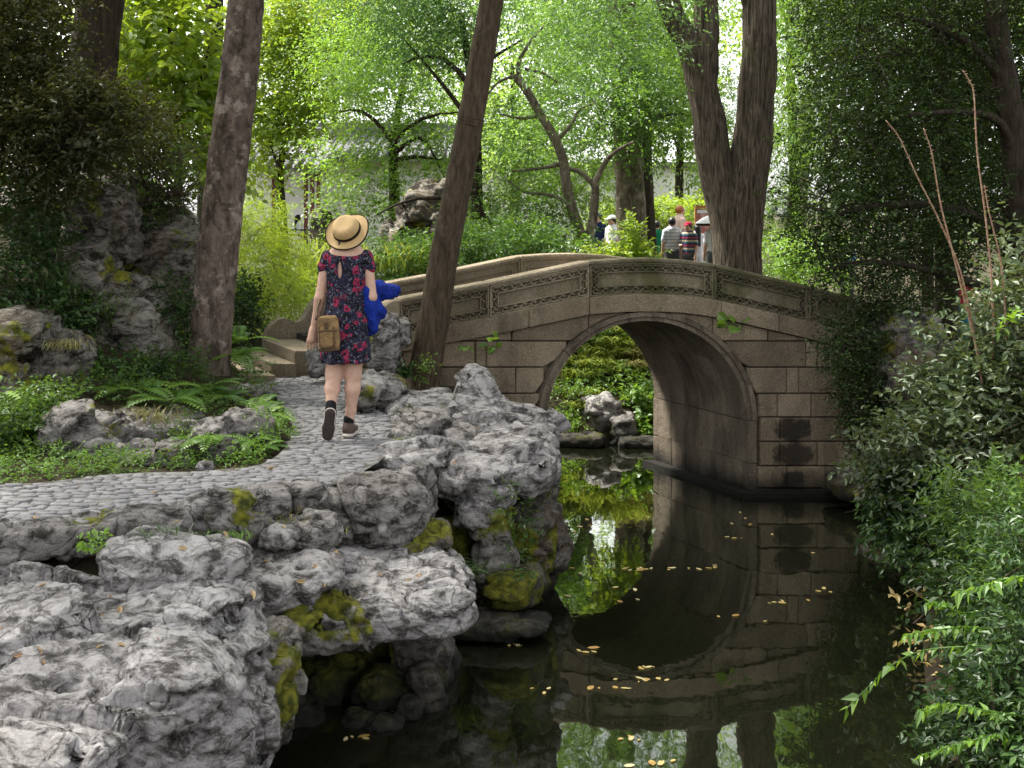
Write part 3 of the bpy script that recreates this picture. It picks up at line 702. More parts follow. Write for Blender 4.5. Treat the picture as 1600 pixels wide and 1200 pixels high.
# foreground ledges
rock('huge pale pitted limestone ledge running from the kerb down to the pond', 'rock_pale',
     (120, 1085, 6.0, 270, 120, .85, 4.0, (.13, .05, .05)), (-60, 1270, 5.0, 240, 140, .6, 3.2, (.05, 0, 0)), (320, 1150, 6.0, 95, 120, .6, 3, (0, .25, .1)), (60, 1000, 6.35, 150, 60, .5, 3, (.1, 0, .1)),
     h=.0125, amp=(.05, .085, .011), f=(1.2, 1.6, 9), strata=3.0, k=.08)
rock('flat pale limestone slab lying against the kerb stones', 'rock_pale', (280, 880, 6.72, 105, 34, .26, 3.2, (.1, .06, .1)), amp=(.03, .05, .012), f=(2, 3, 11), strata=2.2)
rock('broad flat limestone shelf jutting out over the water', 'rock_pale',
     (560, 915, 7.5, 165, 28, .58, 5.0, (.16, .03, .12)), (672, 930, 7.35, 52, 34, .30, 3.4, (.05, 0, .3)), (440, 900, 7.25, 90, 32, .36, 4, (.12, 0, 0)),
     h=.0125, amp=(.02, .055, .008), f=(1.3, 2.0, 9), strata=3.2)
rock('pale pointed boulder wedged under the tip of the limestone shelf', 'rock_pale', (688, 930, 7.75, 36, 50, .22, 2.6, (0, .4, .3)))
rock('pale rounded ledge with moss under its lip, below the limestone shelf', 'rock_half', (490, 965, 7.1, 96, 40, .30, 3.4, (.1, .05, .1)), amp=(.03, .06, .012), f=(1.6, 2.8, 9))
rock('tall pale rib of limestone dripping down beside the mossy hollow', 'rock_half', (405, 1085, 6.35, 42, 120, .28, 2.8, (0, .18, 0)), amp=(.05, .07, .015), f=(1.6, 2.8, 9))
rock('mossy stump of rock at the foot of the huge ledge, by the water', 'rock_moss', (372, 1175, 6.15, 42, 50, .28))
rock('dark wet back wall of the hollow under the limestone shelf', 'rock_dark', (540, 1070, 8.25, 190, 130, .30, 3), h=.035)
rock('bright mossy dome of rock under the limestone shelf', 'rock_moss', (600, 1092, 7.55, 40, 36, .2))
rock('grey mossy pier of rock that carries the tip of the limestone shelf', 'rock_half', (655, 1020, 7.8, 42, 85, .22))
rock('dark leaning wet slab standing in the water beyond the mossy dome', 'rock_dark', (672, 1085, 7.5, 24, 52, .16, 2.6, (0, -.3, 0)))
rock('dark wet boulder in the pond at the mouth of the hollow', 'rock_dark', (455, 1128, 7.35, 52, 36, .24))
rock('brown mossy boulder at the back of the hollow', 'rock_moss', (515, 1075, 7.7, 46, 46, .22))
for (px, py, Yd, rx, rz, lb) in [(600, 1135, 7.2, 30, 16, 'flat wet stone in the water in front of the bright mossy dome'), (560, 1130, 7.25, 26, 18, 'small dark wet stone between the mossy dome and the dark wet boulder'), (640, 1105, 7.35, 20, 18, 'small wet stone between the mossy dome and the leaning slab')]:
    rock(lb, 'rock_dark', (px, py, Yd, rx, rz, .12))
# bank between the shelf and the walker
rock('big smooth grey boulder with a shadowed underside on the path edge', 'rock_grey', (592, 795, 8.05, 55, 48, .34, 3, (0, .1, .2)), amp=(.05, .06, .012), f=(1.5, 2.4, 9))
rock('narrow upright grey rock leaning on the big smooth boulder', 'rock_grey', (650, 785, 8.25, 24, 62, .24))
rock('low ochre mossy hump of rock behind the limestone shelf', 'rock_moss', (650, 838, 8.0, 62, 26, .26), amp=(.04, .04, .01), f=(2, 3, 10))
rock('small pale stone block stuck on end beside the shelf', 'rock_grey', (543, 828, 7.85, 14, 36, .12, 4))
rock('pale angular stone in the grass below the kerb', 'rock_grey', (487, 832, 7.45, 42, 26, .2, 3))
rock('dark split stone at the corner of the path above the grass', 'rock_grey', (505, 785, 7.9, 34, 22, .2, 3))
rock('low pale stone beside the dark split stone', 'rock_pale', (440, 838, 7.3, 30, 18, .16, 3))
# cliff beside the bridge
rock('long pale pitted ledge at the walker\'s side, hanging over the mossy cliff', 'rock_pale',
     (735, 716, 9.5, 120, 22, .5, 4.6, (.12, .02, -.1)), (805, 735, 9.3, 58, 30, .38, 3, (0, .1, 0)), (645, 712, 9.15, 66, 22, .3, 3),
     h=.017, amp=(.03, .07, .012), f=(1.3, 2.2, 8), strata=3)
rock('pale drooping nose of limestone over the black cave', 'rock_pale', (762, 775, 9.0, 34, 58, .22, 2.8, (0, .30, 0)), (735, 740, 9.05, 50, 22, .24, 3), amp=(.04, .06, .014), f=(1.8, 3, 9))
rock('mossy pillar of the cliff left of the dripping white streak', 'rock_moss', (700, 878, 9.35, 42, 74, .22))
rock('dripping grey and moss streaked pillar of the cliff', 'rock_half', (772, 860, 8.98, 32, 95, .22, 2.8, (0, -.08, 0)))
rock('mossy cliff corner with ferns above the green reflection', 'rock_moss', (828, 825, 9.4, 36, 90, .28))
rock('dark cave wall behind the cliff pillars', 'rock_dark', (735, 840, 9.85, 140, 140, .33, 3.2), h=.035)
rock('bright mossy footing stone at the base of the cliff', 'rock_moss', (800, 915, 8.85, 45, 32, .28), amp=(.04, .04, .012), f=(2, 3, 10))
rock('flat black stone lying just above the water under the cliff', 'rock_dark', (772, 972, 8.7, 92, 14, .22, 3.4), amp=(.02, .03, .008), f=(2, 3, 10))
rock('thin overhanging grey slab at the outer corner of the cliff', 'rock_grey', (815, 748, 9.6, 42, 26, .3, 3, (0, .15, 0)))
# upper tier toward the bridge
rock('wide pale rock terrace at the foot of the leaning tree', 'rock_pale', (700, 653, 11.0, 85, 26, .5, 4.5, (.14, 0, 0)), (790, 674, 10.7, 82, 22, .5, 4.5, (.1, .12, 0)), (850, 675, 10.5, 28, 18, .26, 3.2), h=.02, amp=(.03, .075, .012), f=(1.3, 2.2, 8), strata=3)
rock('knobbly pale rock standing up against the bridge wall', 'rock_pale', (742, 605, 11.3, 30, 30, .22), (765, 628, 11.2, 16, 18, .14))
rock('dark pitted boulder on the path edge opposite the walker\'s feet', 'rock_grey', (668, 668, 10.0, 40, 26, .28), (640, 685, 9.8, 25, 18, .2))
rock('grey slab with a rounded cap set into the rock terrace', 'rock_grey', (715, 690, 9.9, 34, 22, .24, 3))
rock('pitted grey rock standing on end beside the bridge end post', 'rock_grey', (602, 545, 12.2, 24, 60, .22, 2.6, (0, .12, 0)), (628, 520, 12.5, 14, 22, .14))
rock('brown grey boulder at the path edge behind the walker\'s knees', 'rock_grey', (590, 608, 11.2, 38, 28, .28, 2.8, (0, .3, 0)))
rock('low rounded boulder beside the walker\'s raised heel', 'rock_grey', (566, 618, 10.9, 26, 22, .2))
rock('squat dark stone beside the bottom step of the bridge', 'rock_grey', (500, 560, 12.7, 17, 28, .16, 3.2))
# left of the path
rock('large grey boulder with a shadowed flank left of the path', 'rock_grey', (138, 690, 9.2, 58, 52, .36, 3, (0, .1, 0)), (190, 720, 9.1, 30, 24, .22), amp=(.05, .07, .016), f=(1.4, 2.4, 8))
rock('low jagged grey rock at the path edge below the ferns', 'rock_grey', (245, 722, 8.95, 48, 22, .22, 3), amp=(.035, .05, .012), f=(2, 3.2, 10))
rock('small pale stone alone on the path edge', 'rock_pale', (321, 729, 8.7, 13, 10, .08))
rock('leaning grey boulder beneath the yellow fern', 'rock_grey', (335, 690, 9.2, 34, 34, .26, 2.8, (0, -.3, 0)))
rock('dark overhanging boulder above the path bend', 'rock_grey', (388, 672, 9.6, 42, 34, .3, 3), (372, 700, 9.4, 16, 28, .16))
rock('pale stone behind the ferns at the tree foot', 'rock_grey', (378, 615, 11.4, 26, 14, .2))
rock('long low grey rock behind the large boulder', 'rock_grey', (230, 668, 9.9, 85, 24, .4, 3))
for (px, py, Yd, rx, rz, lb) in [(410, 612, 11.8, 16, 12, 'fist sized stone at the path edge near the bridge scroll'), (285, 728, 8.9, 18, 12, 'fist sized stone beside the low jagged rock'), (60, 735, 8.9, 26, 12, 'flat grey stone in the weeds left of the large boulder'), (410, 640, 10.6, 14, 10, 'fist sized stone under the drooping fern at the path bend')]:
    rock(lb, 'rock_grey', (px, py, Yd, rx, rz, .09))
# rockery
rock('overhanging dark boulder at the top of the rockery', 'rock_crag', (158, 345, 12.3, 48, 52, .42, 3.2, (0, .3, 0)))
rock('small round rock on the shoulder of the rockery', 'rock_crag', (195, 382, 12.3, 20, 26, .22))
rock('weathered pillar with pale flanks in the middle of the rockery', 'rock_crag', (140, 460, 12.1, 42, 92, .38, 3), cuts=[(P(135, 470, 11.9), (.05, .2, .09))])
rock('pocked round boulder bulging from the rockery', 'rock_crag', (205, 465, 12.1, 42, 36, .36))
rock('lower rockery block streaked with pale lichen', 'rock_crag', (200, 525, 11.8, 66, 58, .42, 3.2))
rock('slanting bank of rock between rockery and lichen covered trunk', 'rock_crag', (262, 430, 13.0, 52, 80, .5, 3, (0, .4, 0)))
rock('broad dark back of the rockery behind the ivy', 'rock_crag', (110, 430, 13.1, 150, 150, .6, 3.4), (225, 440, 13.2, 80, 120, .5, 3), amp=(.10, .22, .05), f=(.9, 1.5, 5), h=.035)
rock('jutting grey rock with a dark hollow at the far left', 'rock_crag', (35, 525, 10.4, 52, 36, .36, 3))
rock('rounded grey rock streaked like a waterfall, below the rockery', 'rock_crag', (98, 575, 10.6, 38, 60, .32, 2.8, (0, .15, 0)))
rock('dark rock base sunk in ivy at the far left', 'rock_dark', (20, 610, 10.4, 70, 50, .36, 3))
# beyond the arch and on the right bank
rock('white veined boulder on the bank seen through the arch', 'rock_pale', (938, 650, 16.2, 26, 32, .3))
rock('smooth grey boulder at the water seen through the arch', 'rock_grey', (972, 675, 16.0, 22, 26, .28))
rock('small pale stone on the far bank beside the arch foot', 'rock_pale', (868, 632, 16.6, 14, 10, .15))
rock('dark flat edging stone of the pond beyond the arch', 'rock_dark', (905, 687, 15.75, 40, 10, .2, 4))
rock('dark edging stone under the smooth grey boulder beyond the arch', 'rock_dark', (1000, 692, 15.7, 34, 11, .2, 4))
rock('pale topped rockery stone at the right end of the bridge', 'rock_half', (1412, 520, 12.6, 58, 36, .4, 3), (1375, 560, 12.7, 26, 50, .3))
rock('dark rock block in the shade under the evergreen', 'rock_dark', (1440, 600, 12.4, 70, 70, .4, 3))
rock('low dark rock at the waterline beside the right abutment', 'rock_dark', (1330, 755, 12.6, 36, 22, .3), (1385, 770, 12.0, 40, 26, .3))
rock('tall tree shaded garden rock in front of the white wall', 'rock_dark', (672, 370, 22, 42, 50, .6), (690, 330, 22.2, 26, 26, .4), (655, 400, 22, 44, 50, .5), (670, 460, 22, 52, 50, .6), h=.045, strata=1, amp=(.16, .26, .06), f=(1.2, 1.6, 5))
rock('small dark garden rock in front of the pavilion', 'rock_dark', (506, 354, 24, 15, 26, .3), (508, 430, 24, 22, 60, .4), h=.05, strata=1)
# ------------------------------------------------------------------ bridge
BY, BW, SK = 13.0, 1.6, -.47
SB = BY/F
def bx(px): return (px-800)*SB
def bz(py): return CAM_H-(py-HY)*SB
def W(x, t, z): return (x+SK*t, BY+t, z)
ACX, AR, AIR, ACZ = bx(1010), 170*SB, 156*SB, bz(657)
TOPX = np.array([bx(p) for p in (560, 624, 764, 920, 968, 1017, 1066, 1114, 1261, 1400, 1480)])
TOPZ = np.array([bz(p) for p in (477, 466, 440, 407.5, 404, 403, 405.5, 412, 446, 484, 507)])
def rail_top(x): return np.interp(x, TOPX, TOPZ)
RH = .365
def fas_top(x): return rail_top(x)-RH
def fas_bot(x): return rail_top(x)-RH-.175
bridge = empty('stone_arch_bridge', W(ACX, 0, 0), 'weathered stone arch bridge with fret carved railings over the pond', 'bridge')
def bpart(name, me, mat, parent=bridge, kind=None, label=None): return part(name, me, parent, M[mat], kind, label)
def arch_z(x, R): 
    d = R*R-(x-ACX)**2; return ACZ+math.sqrt(d) if d > 0 else -9
# core fill, set back from the block faces
def core_profile(n=140, x0=-1.75, x1=4.6):
    lo = []; hi = []
    for x in np.linspace(x0, x1, n):
        inside = abs(x-ACX) < AIR+.14
        lo.append((x, max(-.8, (arch_z(x, AIR+.14) if inside else -.8)))); hi.append((x, float(fas_bot(x))+.12))
    return lo, hi
lo_, hi_ = core_profile(); mb = MB(); n = len(lo_)
for j in range(n-1):
    if hi_[j][1] <= lo_[j][1] and hi_[j+1][1] <= lo_[j+1][1]: continue
    p = [W(lo_[j][0], .09, lo_[j][1]), W(lo_[j+1][0], .09, lo_[j+1][1]), W(lo_[j+1][0], BW-.09, lo_[j+1][1]), W(lo_[j][0], BW-.09, lo_[j][1]),
         W(hi_[j][0], .09, hi_[j][1]), W(hi_[j+1][0], .09, hi_[j+1][1]), W(hi_[j+1][0], BW-.09, hi_[j+1][1]), W(hi_[j][0], BW-.09, hi_[j][1])]
    k = len(mb.v); mb.v += p
    for a in ((3,2,1,0),(4,5,6,7),(0,1,5,4),(2,3,7,6)): mb.f.append(tuple(k+i for i in a))
    if j == 0: mb.f.append((k+3, k, k+4, k+7))
    if j == n-2: mb.f.append((k+1, k+2, k+6, k+5))
bpart('core', mb.build('core', fix=False), 'granite_dark')
# coursed blocks of the face toward the camera and of the far face
rng = np.random.default_rng(5)
COURSE = [-.55, bz(763), bz(728), bz(690), bz(652), bz(615), bz(574), bz(533), 2.4]
JL = [[560, 640, 740, 850], [560, 700, 790], [560, 650, 760], [560, 690, 800], [560, 722, 775], [560, 640, 745, 806], [560, 630, 743, 760], [560, 640, 720, 800, 920, 1010]]
JR = [[1250, 1320, 1420, 1480], [1230, 1290, 1360, 1480], [1218, 1278, 1330, 1480], [1219, 1265, 1350, 1480], [1216, 1268, 1340, 1480], [1229, 1248, 1330, 1420, 1480], [1260, 1279, 1370, 1480], [1114, 1200, 1290, 1400, 1480]]
def block(x0, x1, z0, z1, t0, t1, mat, right_of_arch=None):
    """a face block clipped by the arch ring and the deck edge stones"""
    g = .006; xs_ = np.linspace(x0+g, x1-g, 15); lo = []; hi = []
    for x in xs_:
        a = arch_z(x, AR+.004) if abs(x-ACX) < AR+.004 else -9
        if a < -8 and abs(x-ACX) < AR+.004: a = -9
        l = max(z0+g, a+.004); 
        if abs(x-ACX) < AR+.004 and z0 < ACZ: l = max(l, a) if z1 > ACZ else 9
        u = min(z1-g, float(fas_bot(x))-g)
        lo.append(l); hi.append(u)
    ok = [j for j in range(15) if hi[j]-lo[j] > .004]
    if len(ok) < 2: return
    pts = [(xs_[j], lo[j]) for j in ok]+[(xs_[j], hi[j]) for j in reversed(ok)]
    f = t0+rng.uniform(-.012, .006); ins = .008
    cx = np.mean([p[0] for p in pts]); cz = np.mean([p[1] for p in pts])
    sh = [(p[0]+np.sign(cx-p[0])*ins*min(1, abs(cx-p[0])/.05), p[1]+np.sign(cz-p[1])*min(ins, abs(cz-p[1])*.4)) for p in pts]
    mb = MB(); k = len(pts); rev = -1 if t1 > t0 else 1
    mb.v = [W(p[0], f, p[1]) for p in sh]+[W(p[0], f-rev*.008, p[1]) for p in pts]+[W(p[0], t1, p[1]) for p in pts]
    m = len(ok)
    for j in range(m-1): mb.f.append((j, j+1, 2*m-2-j, 2*m-1-j))
    for L_ in (0, 1):
        for j in range(k): q = (j+1) % k; mb.f.append((L_*k+q, L_*k+j, (L_+1)*k+j, (L_+1)*k+q))
    bpart('stone_block', mb.build('stone_block'), mat)
for ci in range(8):
    z0, z1 = COURSE[ci], COURSE[ci+1]
    for J, side in ((JL[ci], -1), (JR[ci], 1)):
        e = [bx(p) for p in J]
        if side < 0: e = e+([ACX] if ci < 7 else []); 
        else: e = [ACX]+e if ci < 7 else [bx(1010)]+e
        for a, b in zip(e[:-1], e[1:]):
            block(a, b, z0, z1, 0, .16, 'granite')
    for a, b in zip(np.arange(-1.6, 4.4, .75), np.arange(-.85, 5, .75)): block(a, b, z0, z1, BW, BW-.16, 'granite')
# arch ring on both faces and lining slabs
def arc_piece(a0, a1, r0, r1, t0, t1, n=7, g=.0015):
    mb = MB(); A = np.linspace(a0+g, a1-g, n)
    for a in A:
        for r in (r0, r1):
            for t in (t0, t1): mb.v.append(W(ACX+r*math.cos(a), t, ACZ+r*math.sin(a)))
    for j in range(n-1):
        b = j*4; mb.f += [(b, b+4, b+5, b+1), (b+2, b+3, b+7, b+6), (b, b+2, b+6, b+4), (b+1, b+5, b+7, b+3)]
    mb.f += [(0, 1, 3, 2), (4*n-4, 4*n-2, 4*n-1, 4*n-3)]
    return mb.build('p')
nseg = 9
for t0, t1 in ((-.035, .07), (BW+.03, BW-.07)):
    for j in range(nseg):
        a0, a1 = math.pi*j/nseg, math.pi*(j+1)/nseg
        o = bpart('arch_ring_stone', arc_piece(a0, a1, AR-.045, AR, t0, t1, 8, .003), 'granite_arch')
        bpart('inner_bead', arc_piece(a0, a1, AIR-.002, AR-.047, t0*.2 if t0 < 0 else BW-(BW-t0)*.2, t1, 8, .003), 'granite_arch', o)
    for s in (-1, 1):
        x0, x1 = ACX+s*(AIR-.002), ACX+s*AR
        for z0, z1 in ((-.6, .32), (.325, ACZ-.004)):
            mb = MB(); a, b = sorted((x0, x1)); tt = sorted((t0, t1))
            mb.hexa([W(a, tt[0], z0), W(b, tt[0], z0), W(b, tt[1], z0), W(a, tt[1], z0), W(a, tt[0], z1), W(b, tt[0], z1), W(b, tt[1], z1), W(a, tt[1], z1)])
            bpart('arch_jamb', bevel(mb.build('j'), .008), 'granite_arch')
edges = np.array([.07, .30, .52, .78, 1.02, 1.27, 1.53])
for t0, t1 in zip(edges[:-1], edges[1:]):
    off = rng.uniform(-.006, .006)
    cuts_ = [0, .2, .42, .66, .82, 1.0]
    for c0, c1 in zip(cuts_[:-1], cuts_[1:]):
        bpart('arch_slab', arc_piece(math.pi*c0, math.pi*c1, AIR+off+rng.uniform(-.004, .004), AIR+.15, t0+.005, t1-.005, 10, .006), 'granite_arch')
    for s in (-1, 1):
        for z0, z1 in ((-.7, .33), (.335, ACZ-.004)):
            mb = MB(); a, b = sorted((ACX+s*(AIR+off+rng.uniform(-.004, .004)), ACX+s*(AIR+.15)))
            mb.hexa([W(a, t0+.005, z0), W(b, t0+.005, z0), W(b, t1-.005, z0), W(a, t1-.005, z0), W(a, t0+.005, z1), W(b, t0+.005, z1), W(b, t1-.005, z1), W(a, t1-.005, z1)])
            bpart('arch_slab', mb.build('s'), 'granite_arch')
# deck edge stones (fascia), deck, steps
def strip(name, x0, x1, zl, zu, t0, t1, mat, n=8, g=.004, parent=bridge, bev=.008):
    mb = MB(); xs_ = np.linspace(x0+g, x1-g, n)
    for x in xs_:
        mb.v += [W(x, t0, zl(x)), W(x, t1, zl(x)), W(x, t1, zu(x)), W(x, t0, zu(x))]
    for j in range(n-1):
        b = j*4
        for i in range(4): q = (i+1) % 4; mb.f.append((b+i, b+q, b+4+q, b+4+i))
    mb.f += [(0, 1, 2, 3), (4*n-1, 4*n-2, 4*n-3, 4*n-4)]
    me = mb.build(name)
    if bev:
        bm = bmesh.new(); bm.from_mesh(me); ed = [e for e in bm.edges if len(e.link_faces) == 2 and e.calc_face_angle(0) > .6]
        bmesh.ops.bevel(bm, geom=ed, offset=bev, segments=2, affect='EDGES', profile=.5); bm.to_mesh(me); bm.free()
    return bpart(name, me, mat, parent)
FE = [bx(p) for p in (575, 690, 823, 917, 1122, 1212, 1330, 1480)]
for t0, t1 in ((-.055, .24), (BW+.055, BW-.24)):
    for a, b in zip(FE[:-1], FE[1:]): strip('deck_edge_stone', a, b, lambda x: float(fas_bot(x)), lambda x: float(fas_top(x)), t0, t1, 'granite')
for a, b in zip(np.linspace(-1.55, 4.4, 19)[:-1], np.linspace(-1.55, 4.4, 19)[1:]):
    zz = float(min(fas_top(a), fas_top(b)))-.03; strip('deck_step', a, b, lambda x: zz-.12, lambda x: zz, .25, BW-.25, 'granite', 2)
# railing panels with a carved key fret
def fret_bars(L, H_, b, wB):
    """rectangles (u0,u1,v0,v1) of a running key pattern in the four border bands"""
    r = []; th = .0125
    def run(length, put):
        n = max(1, round(length/.10)); w = length/n
        for i in range(n):
            u = i*w
            put(u+w*.10, u+w*.10+th, .0, 1); put(u+w*.10, u+w*.78, 1-th/wB, 1); put(u+w*.78-th, u+w*.78, .42, 1); put(u+w*.42, u+w*.78, .42, .42+th/wB); put(u+w*.42, u+w*.42+th, .42, .70)
            put(u+w*.10, u+w*1.1 if i < n-1 else u+w, .0, th/wB)
    lu = L-2*b; lv = H_-2*b-2*wB
    run(lu, lambda a, c, d, e: r.append((b+a, b+c, b+d*wB, b+e*wB)))
    run(lu, lambda a, c, d, e: r.append((b+a, b+c, H_-b-e*wB, H_-b-d*wB)))
    run(lv, lambda a, c, d, e: r.append((b+d*wB, b+e*wB, b+wB+a, b+wB+c)))
    run(lv, lambda a, c, d, e: r.append((L-b-e*wB, L-b-d*wB, b+wB+a, b+wB+c)))
    return r
def rail_panel(x0, x1, t, face, mat, inside=False, plain_panel=False):
    """face = -1: carved side toward -t"""
    g = .004; L = x1-x0; th = .17; ta = t; tb = t-face*th
    def q(u, v, d): x = x0+u; return W(x, t-face*d, float(rail_top(x))-RH+v)
    o = strip('rail_panel', x0, x1, lambda x: float(fas_top(x)), lambda x: float(rail_top(x))-.022, t-face*.037, tb, mat, 9, g)
    strip('rail_cap', x0, x1, lambda x: float(rail_top(x))-.045, lambda x: float(rail_top(x)), t+face*.014, tb-face*.014, mat, 9, g*.6, o, .014)
    mb = MB(); H_ = RH-.045; b = .022; wB = .062
    def rect(u0, u1, v0, v1, d0=.0375, d1=.002):
        n = max(1, int((u1-u0)/.12)+0) if u1-u0 > .15 else 1
        us = np.linspace(u0, u1, n+1); k = len(mb.v)
        for u in us: mb.v += [q(u, v0, d0), q(u, v0, d1), q(u, v1, d1), q(u, v1, d0)]
        for j in range(n):
            c = k+j*4; mb.f += [(c+1, c+5, c+6, c+2), (c, c+4, c+5, c+1), (c+2, c+6, c+7, c+3)]
        mb.f += [(k, k+1, k+2, k+3), (k+4*n+3, k+4*n+2, k+4*n+1, k+4*n)]
    e = g+.001
    rect(e, L-e, 0.001, b-.006); rect(e, L-e, H_-b+.006, H_-.001); rect(e, b-.006+e, b-.006, H_-b+.006); rect(L-b+.006-e, L-e, b-.006, H_-b+.006)
    if not plain_panel:
        for r in fret_bars(L, H_, b, wB-.006): rect(*r, .0375, .008)
    c = b+wB; w = .012
    rect(c, L-c, c, c+w, .0375, .004); rect(c, L-c, H_-c-w, H_-c, .0375, .004); rect(c, c+w, c+w, H_-c-w, .0375, .004); rect(L-c-w, L-c, c+w, H_-c-w, .0375, .004)
    bpart('fret_carving' if not plain_panel else 'panel_moulding', mb.build('fret'), mat, o)
    return o
RE = [bx(p) for p in (624, 764, 920, 1114, 1261, 1400)]
for j, (a, b) in enumerate(zip(RE[:-1], RE[1:])):
    rail_panel(a, b, -.02, -1, 'granite_moss' if j >= 2 else 'granite_rail')
    rail_panel(a, b, BW+.02-.17, -1, 'granite_rail', plain_panel=True)
# joint posts in the seams read as thin grooves; end post of the near railing
mb = MB(); x0, x1 = bx(590), bx(624)-.004; zt = bz(468)
mb.prism([(x0, zt-RH-.12), (x1, zt-RH-.12), (x1, zt-.004), (x1-.05, zt), (x0+.09, zt-.03), (x0, zt-.12)], lambda p: W(p[0], -.04, p[1]), lambda p: W(p[0], .18, p[1]))
bpart('end_post', bevel(mb.build('end_post'), .012), 'granite_rail')
# scrolled end stones of the far railing: big hump and curled foot
def scroll(xr, t0, t1, ztop, zbase, name='scroll_end_stone', s=1):
    out = []
    L = .98; pts = []
    for u, zf in ((0, 1.0), (.10, 1.02), (.22, 1.0), (.33, .93), (.42, .80), (.48, .66), (.52, .56), (.57, .50), (.63, .50), (.70, .545), (.78, .55), (.86, .49), (.93, .37), (.965, .2), (.95, .06), (.90, 0), (0, 0)):
        pts.append((xr-u*L, zbase+zf*(ztop-zbase)))
    c = catmull(np.array([(p[0], 0, p[1]) for p in pts[:-1]]), 44)[:, [0, 2]]; poly = [tuple(p) for p in c]+[pts[-1]]
    mb = MB(); mb.prism(poly, lambda p: W(p[0], t0, p[1]), lambda p: W(p[0], t1, p[1]))
    me = mb.build(name); bm = bmesh.new(); bm.from_mesh(me)
    ed = [e for e in bm.edges if len(e.link_faces) == 2 and e.calc_face_angle(0) > 1.2]
    bmesh.ops.bevel(bm, geom=ed, offset=.015, segments=2, affect='EDGES'); bm.to_mesh(me); bm.free()
    return bpart(name, me, 'granite_rail')
scroll(bx(624)-.004, BW-.15, BW+.03, float(rail_top(bx(624)))-.02, PATH_Z+.10)
# bottom steps and the plinth they stand on at the left end
for (xa, xb, ta, tb, z0, z1) in [(-2.15, -1.55, .2, BW-.16, PATH_Z-.1, PATH_Z+.26), (-2.42, -2.155, .1, BW-.16, PATH_Z-.1, PATH_Z+.14), (-2.85, -1.9, BW-.156, BW+.1, PATH_Z-.1, PATH_Z+.115)]:
    strip('bottom_step', xa, xb, lambda x: z0, lambda x: z1, ta, tb, 'granite_rail', 2)
strip('bottom_step', -2.75, -2.425, lambda x: PATH_Z-.1, lambda x: PATH_Z+.045, -.1, BW-.16, 'granite_rail', 2)
# footing ledge at the waterline of the right abutment
strip('footing_ledge', ACX+AIR-.14, 3.6, lambda x: -.5, lambda x: .05, -.16, -.004, 'granite_dark', 3)
mb = MB(); mb.hexa([W(ACX+AIR-.14, -.005, -.5), W(ACX+AIR-.004, -.005, -.5), W(ACX+AIR-.004, BW, -.5), W(ACX+AIR-.14, BW, -.5), W(ACX+AIR-.14, -.005, .045), W(ACX+AIR-.004, -.005, .045), W(ACX+AIR-.004, BW, .045), W(ACX+AIR-.14, BW, .045)])
bpart('footing_ledge', mb.build('fl'), 'granite_dark')
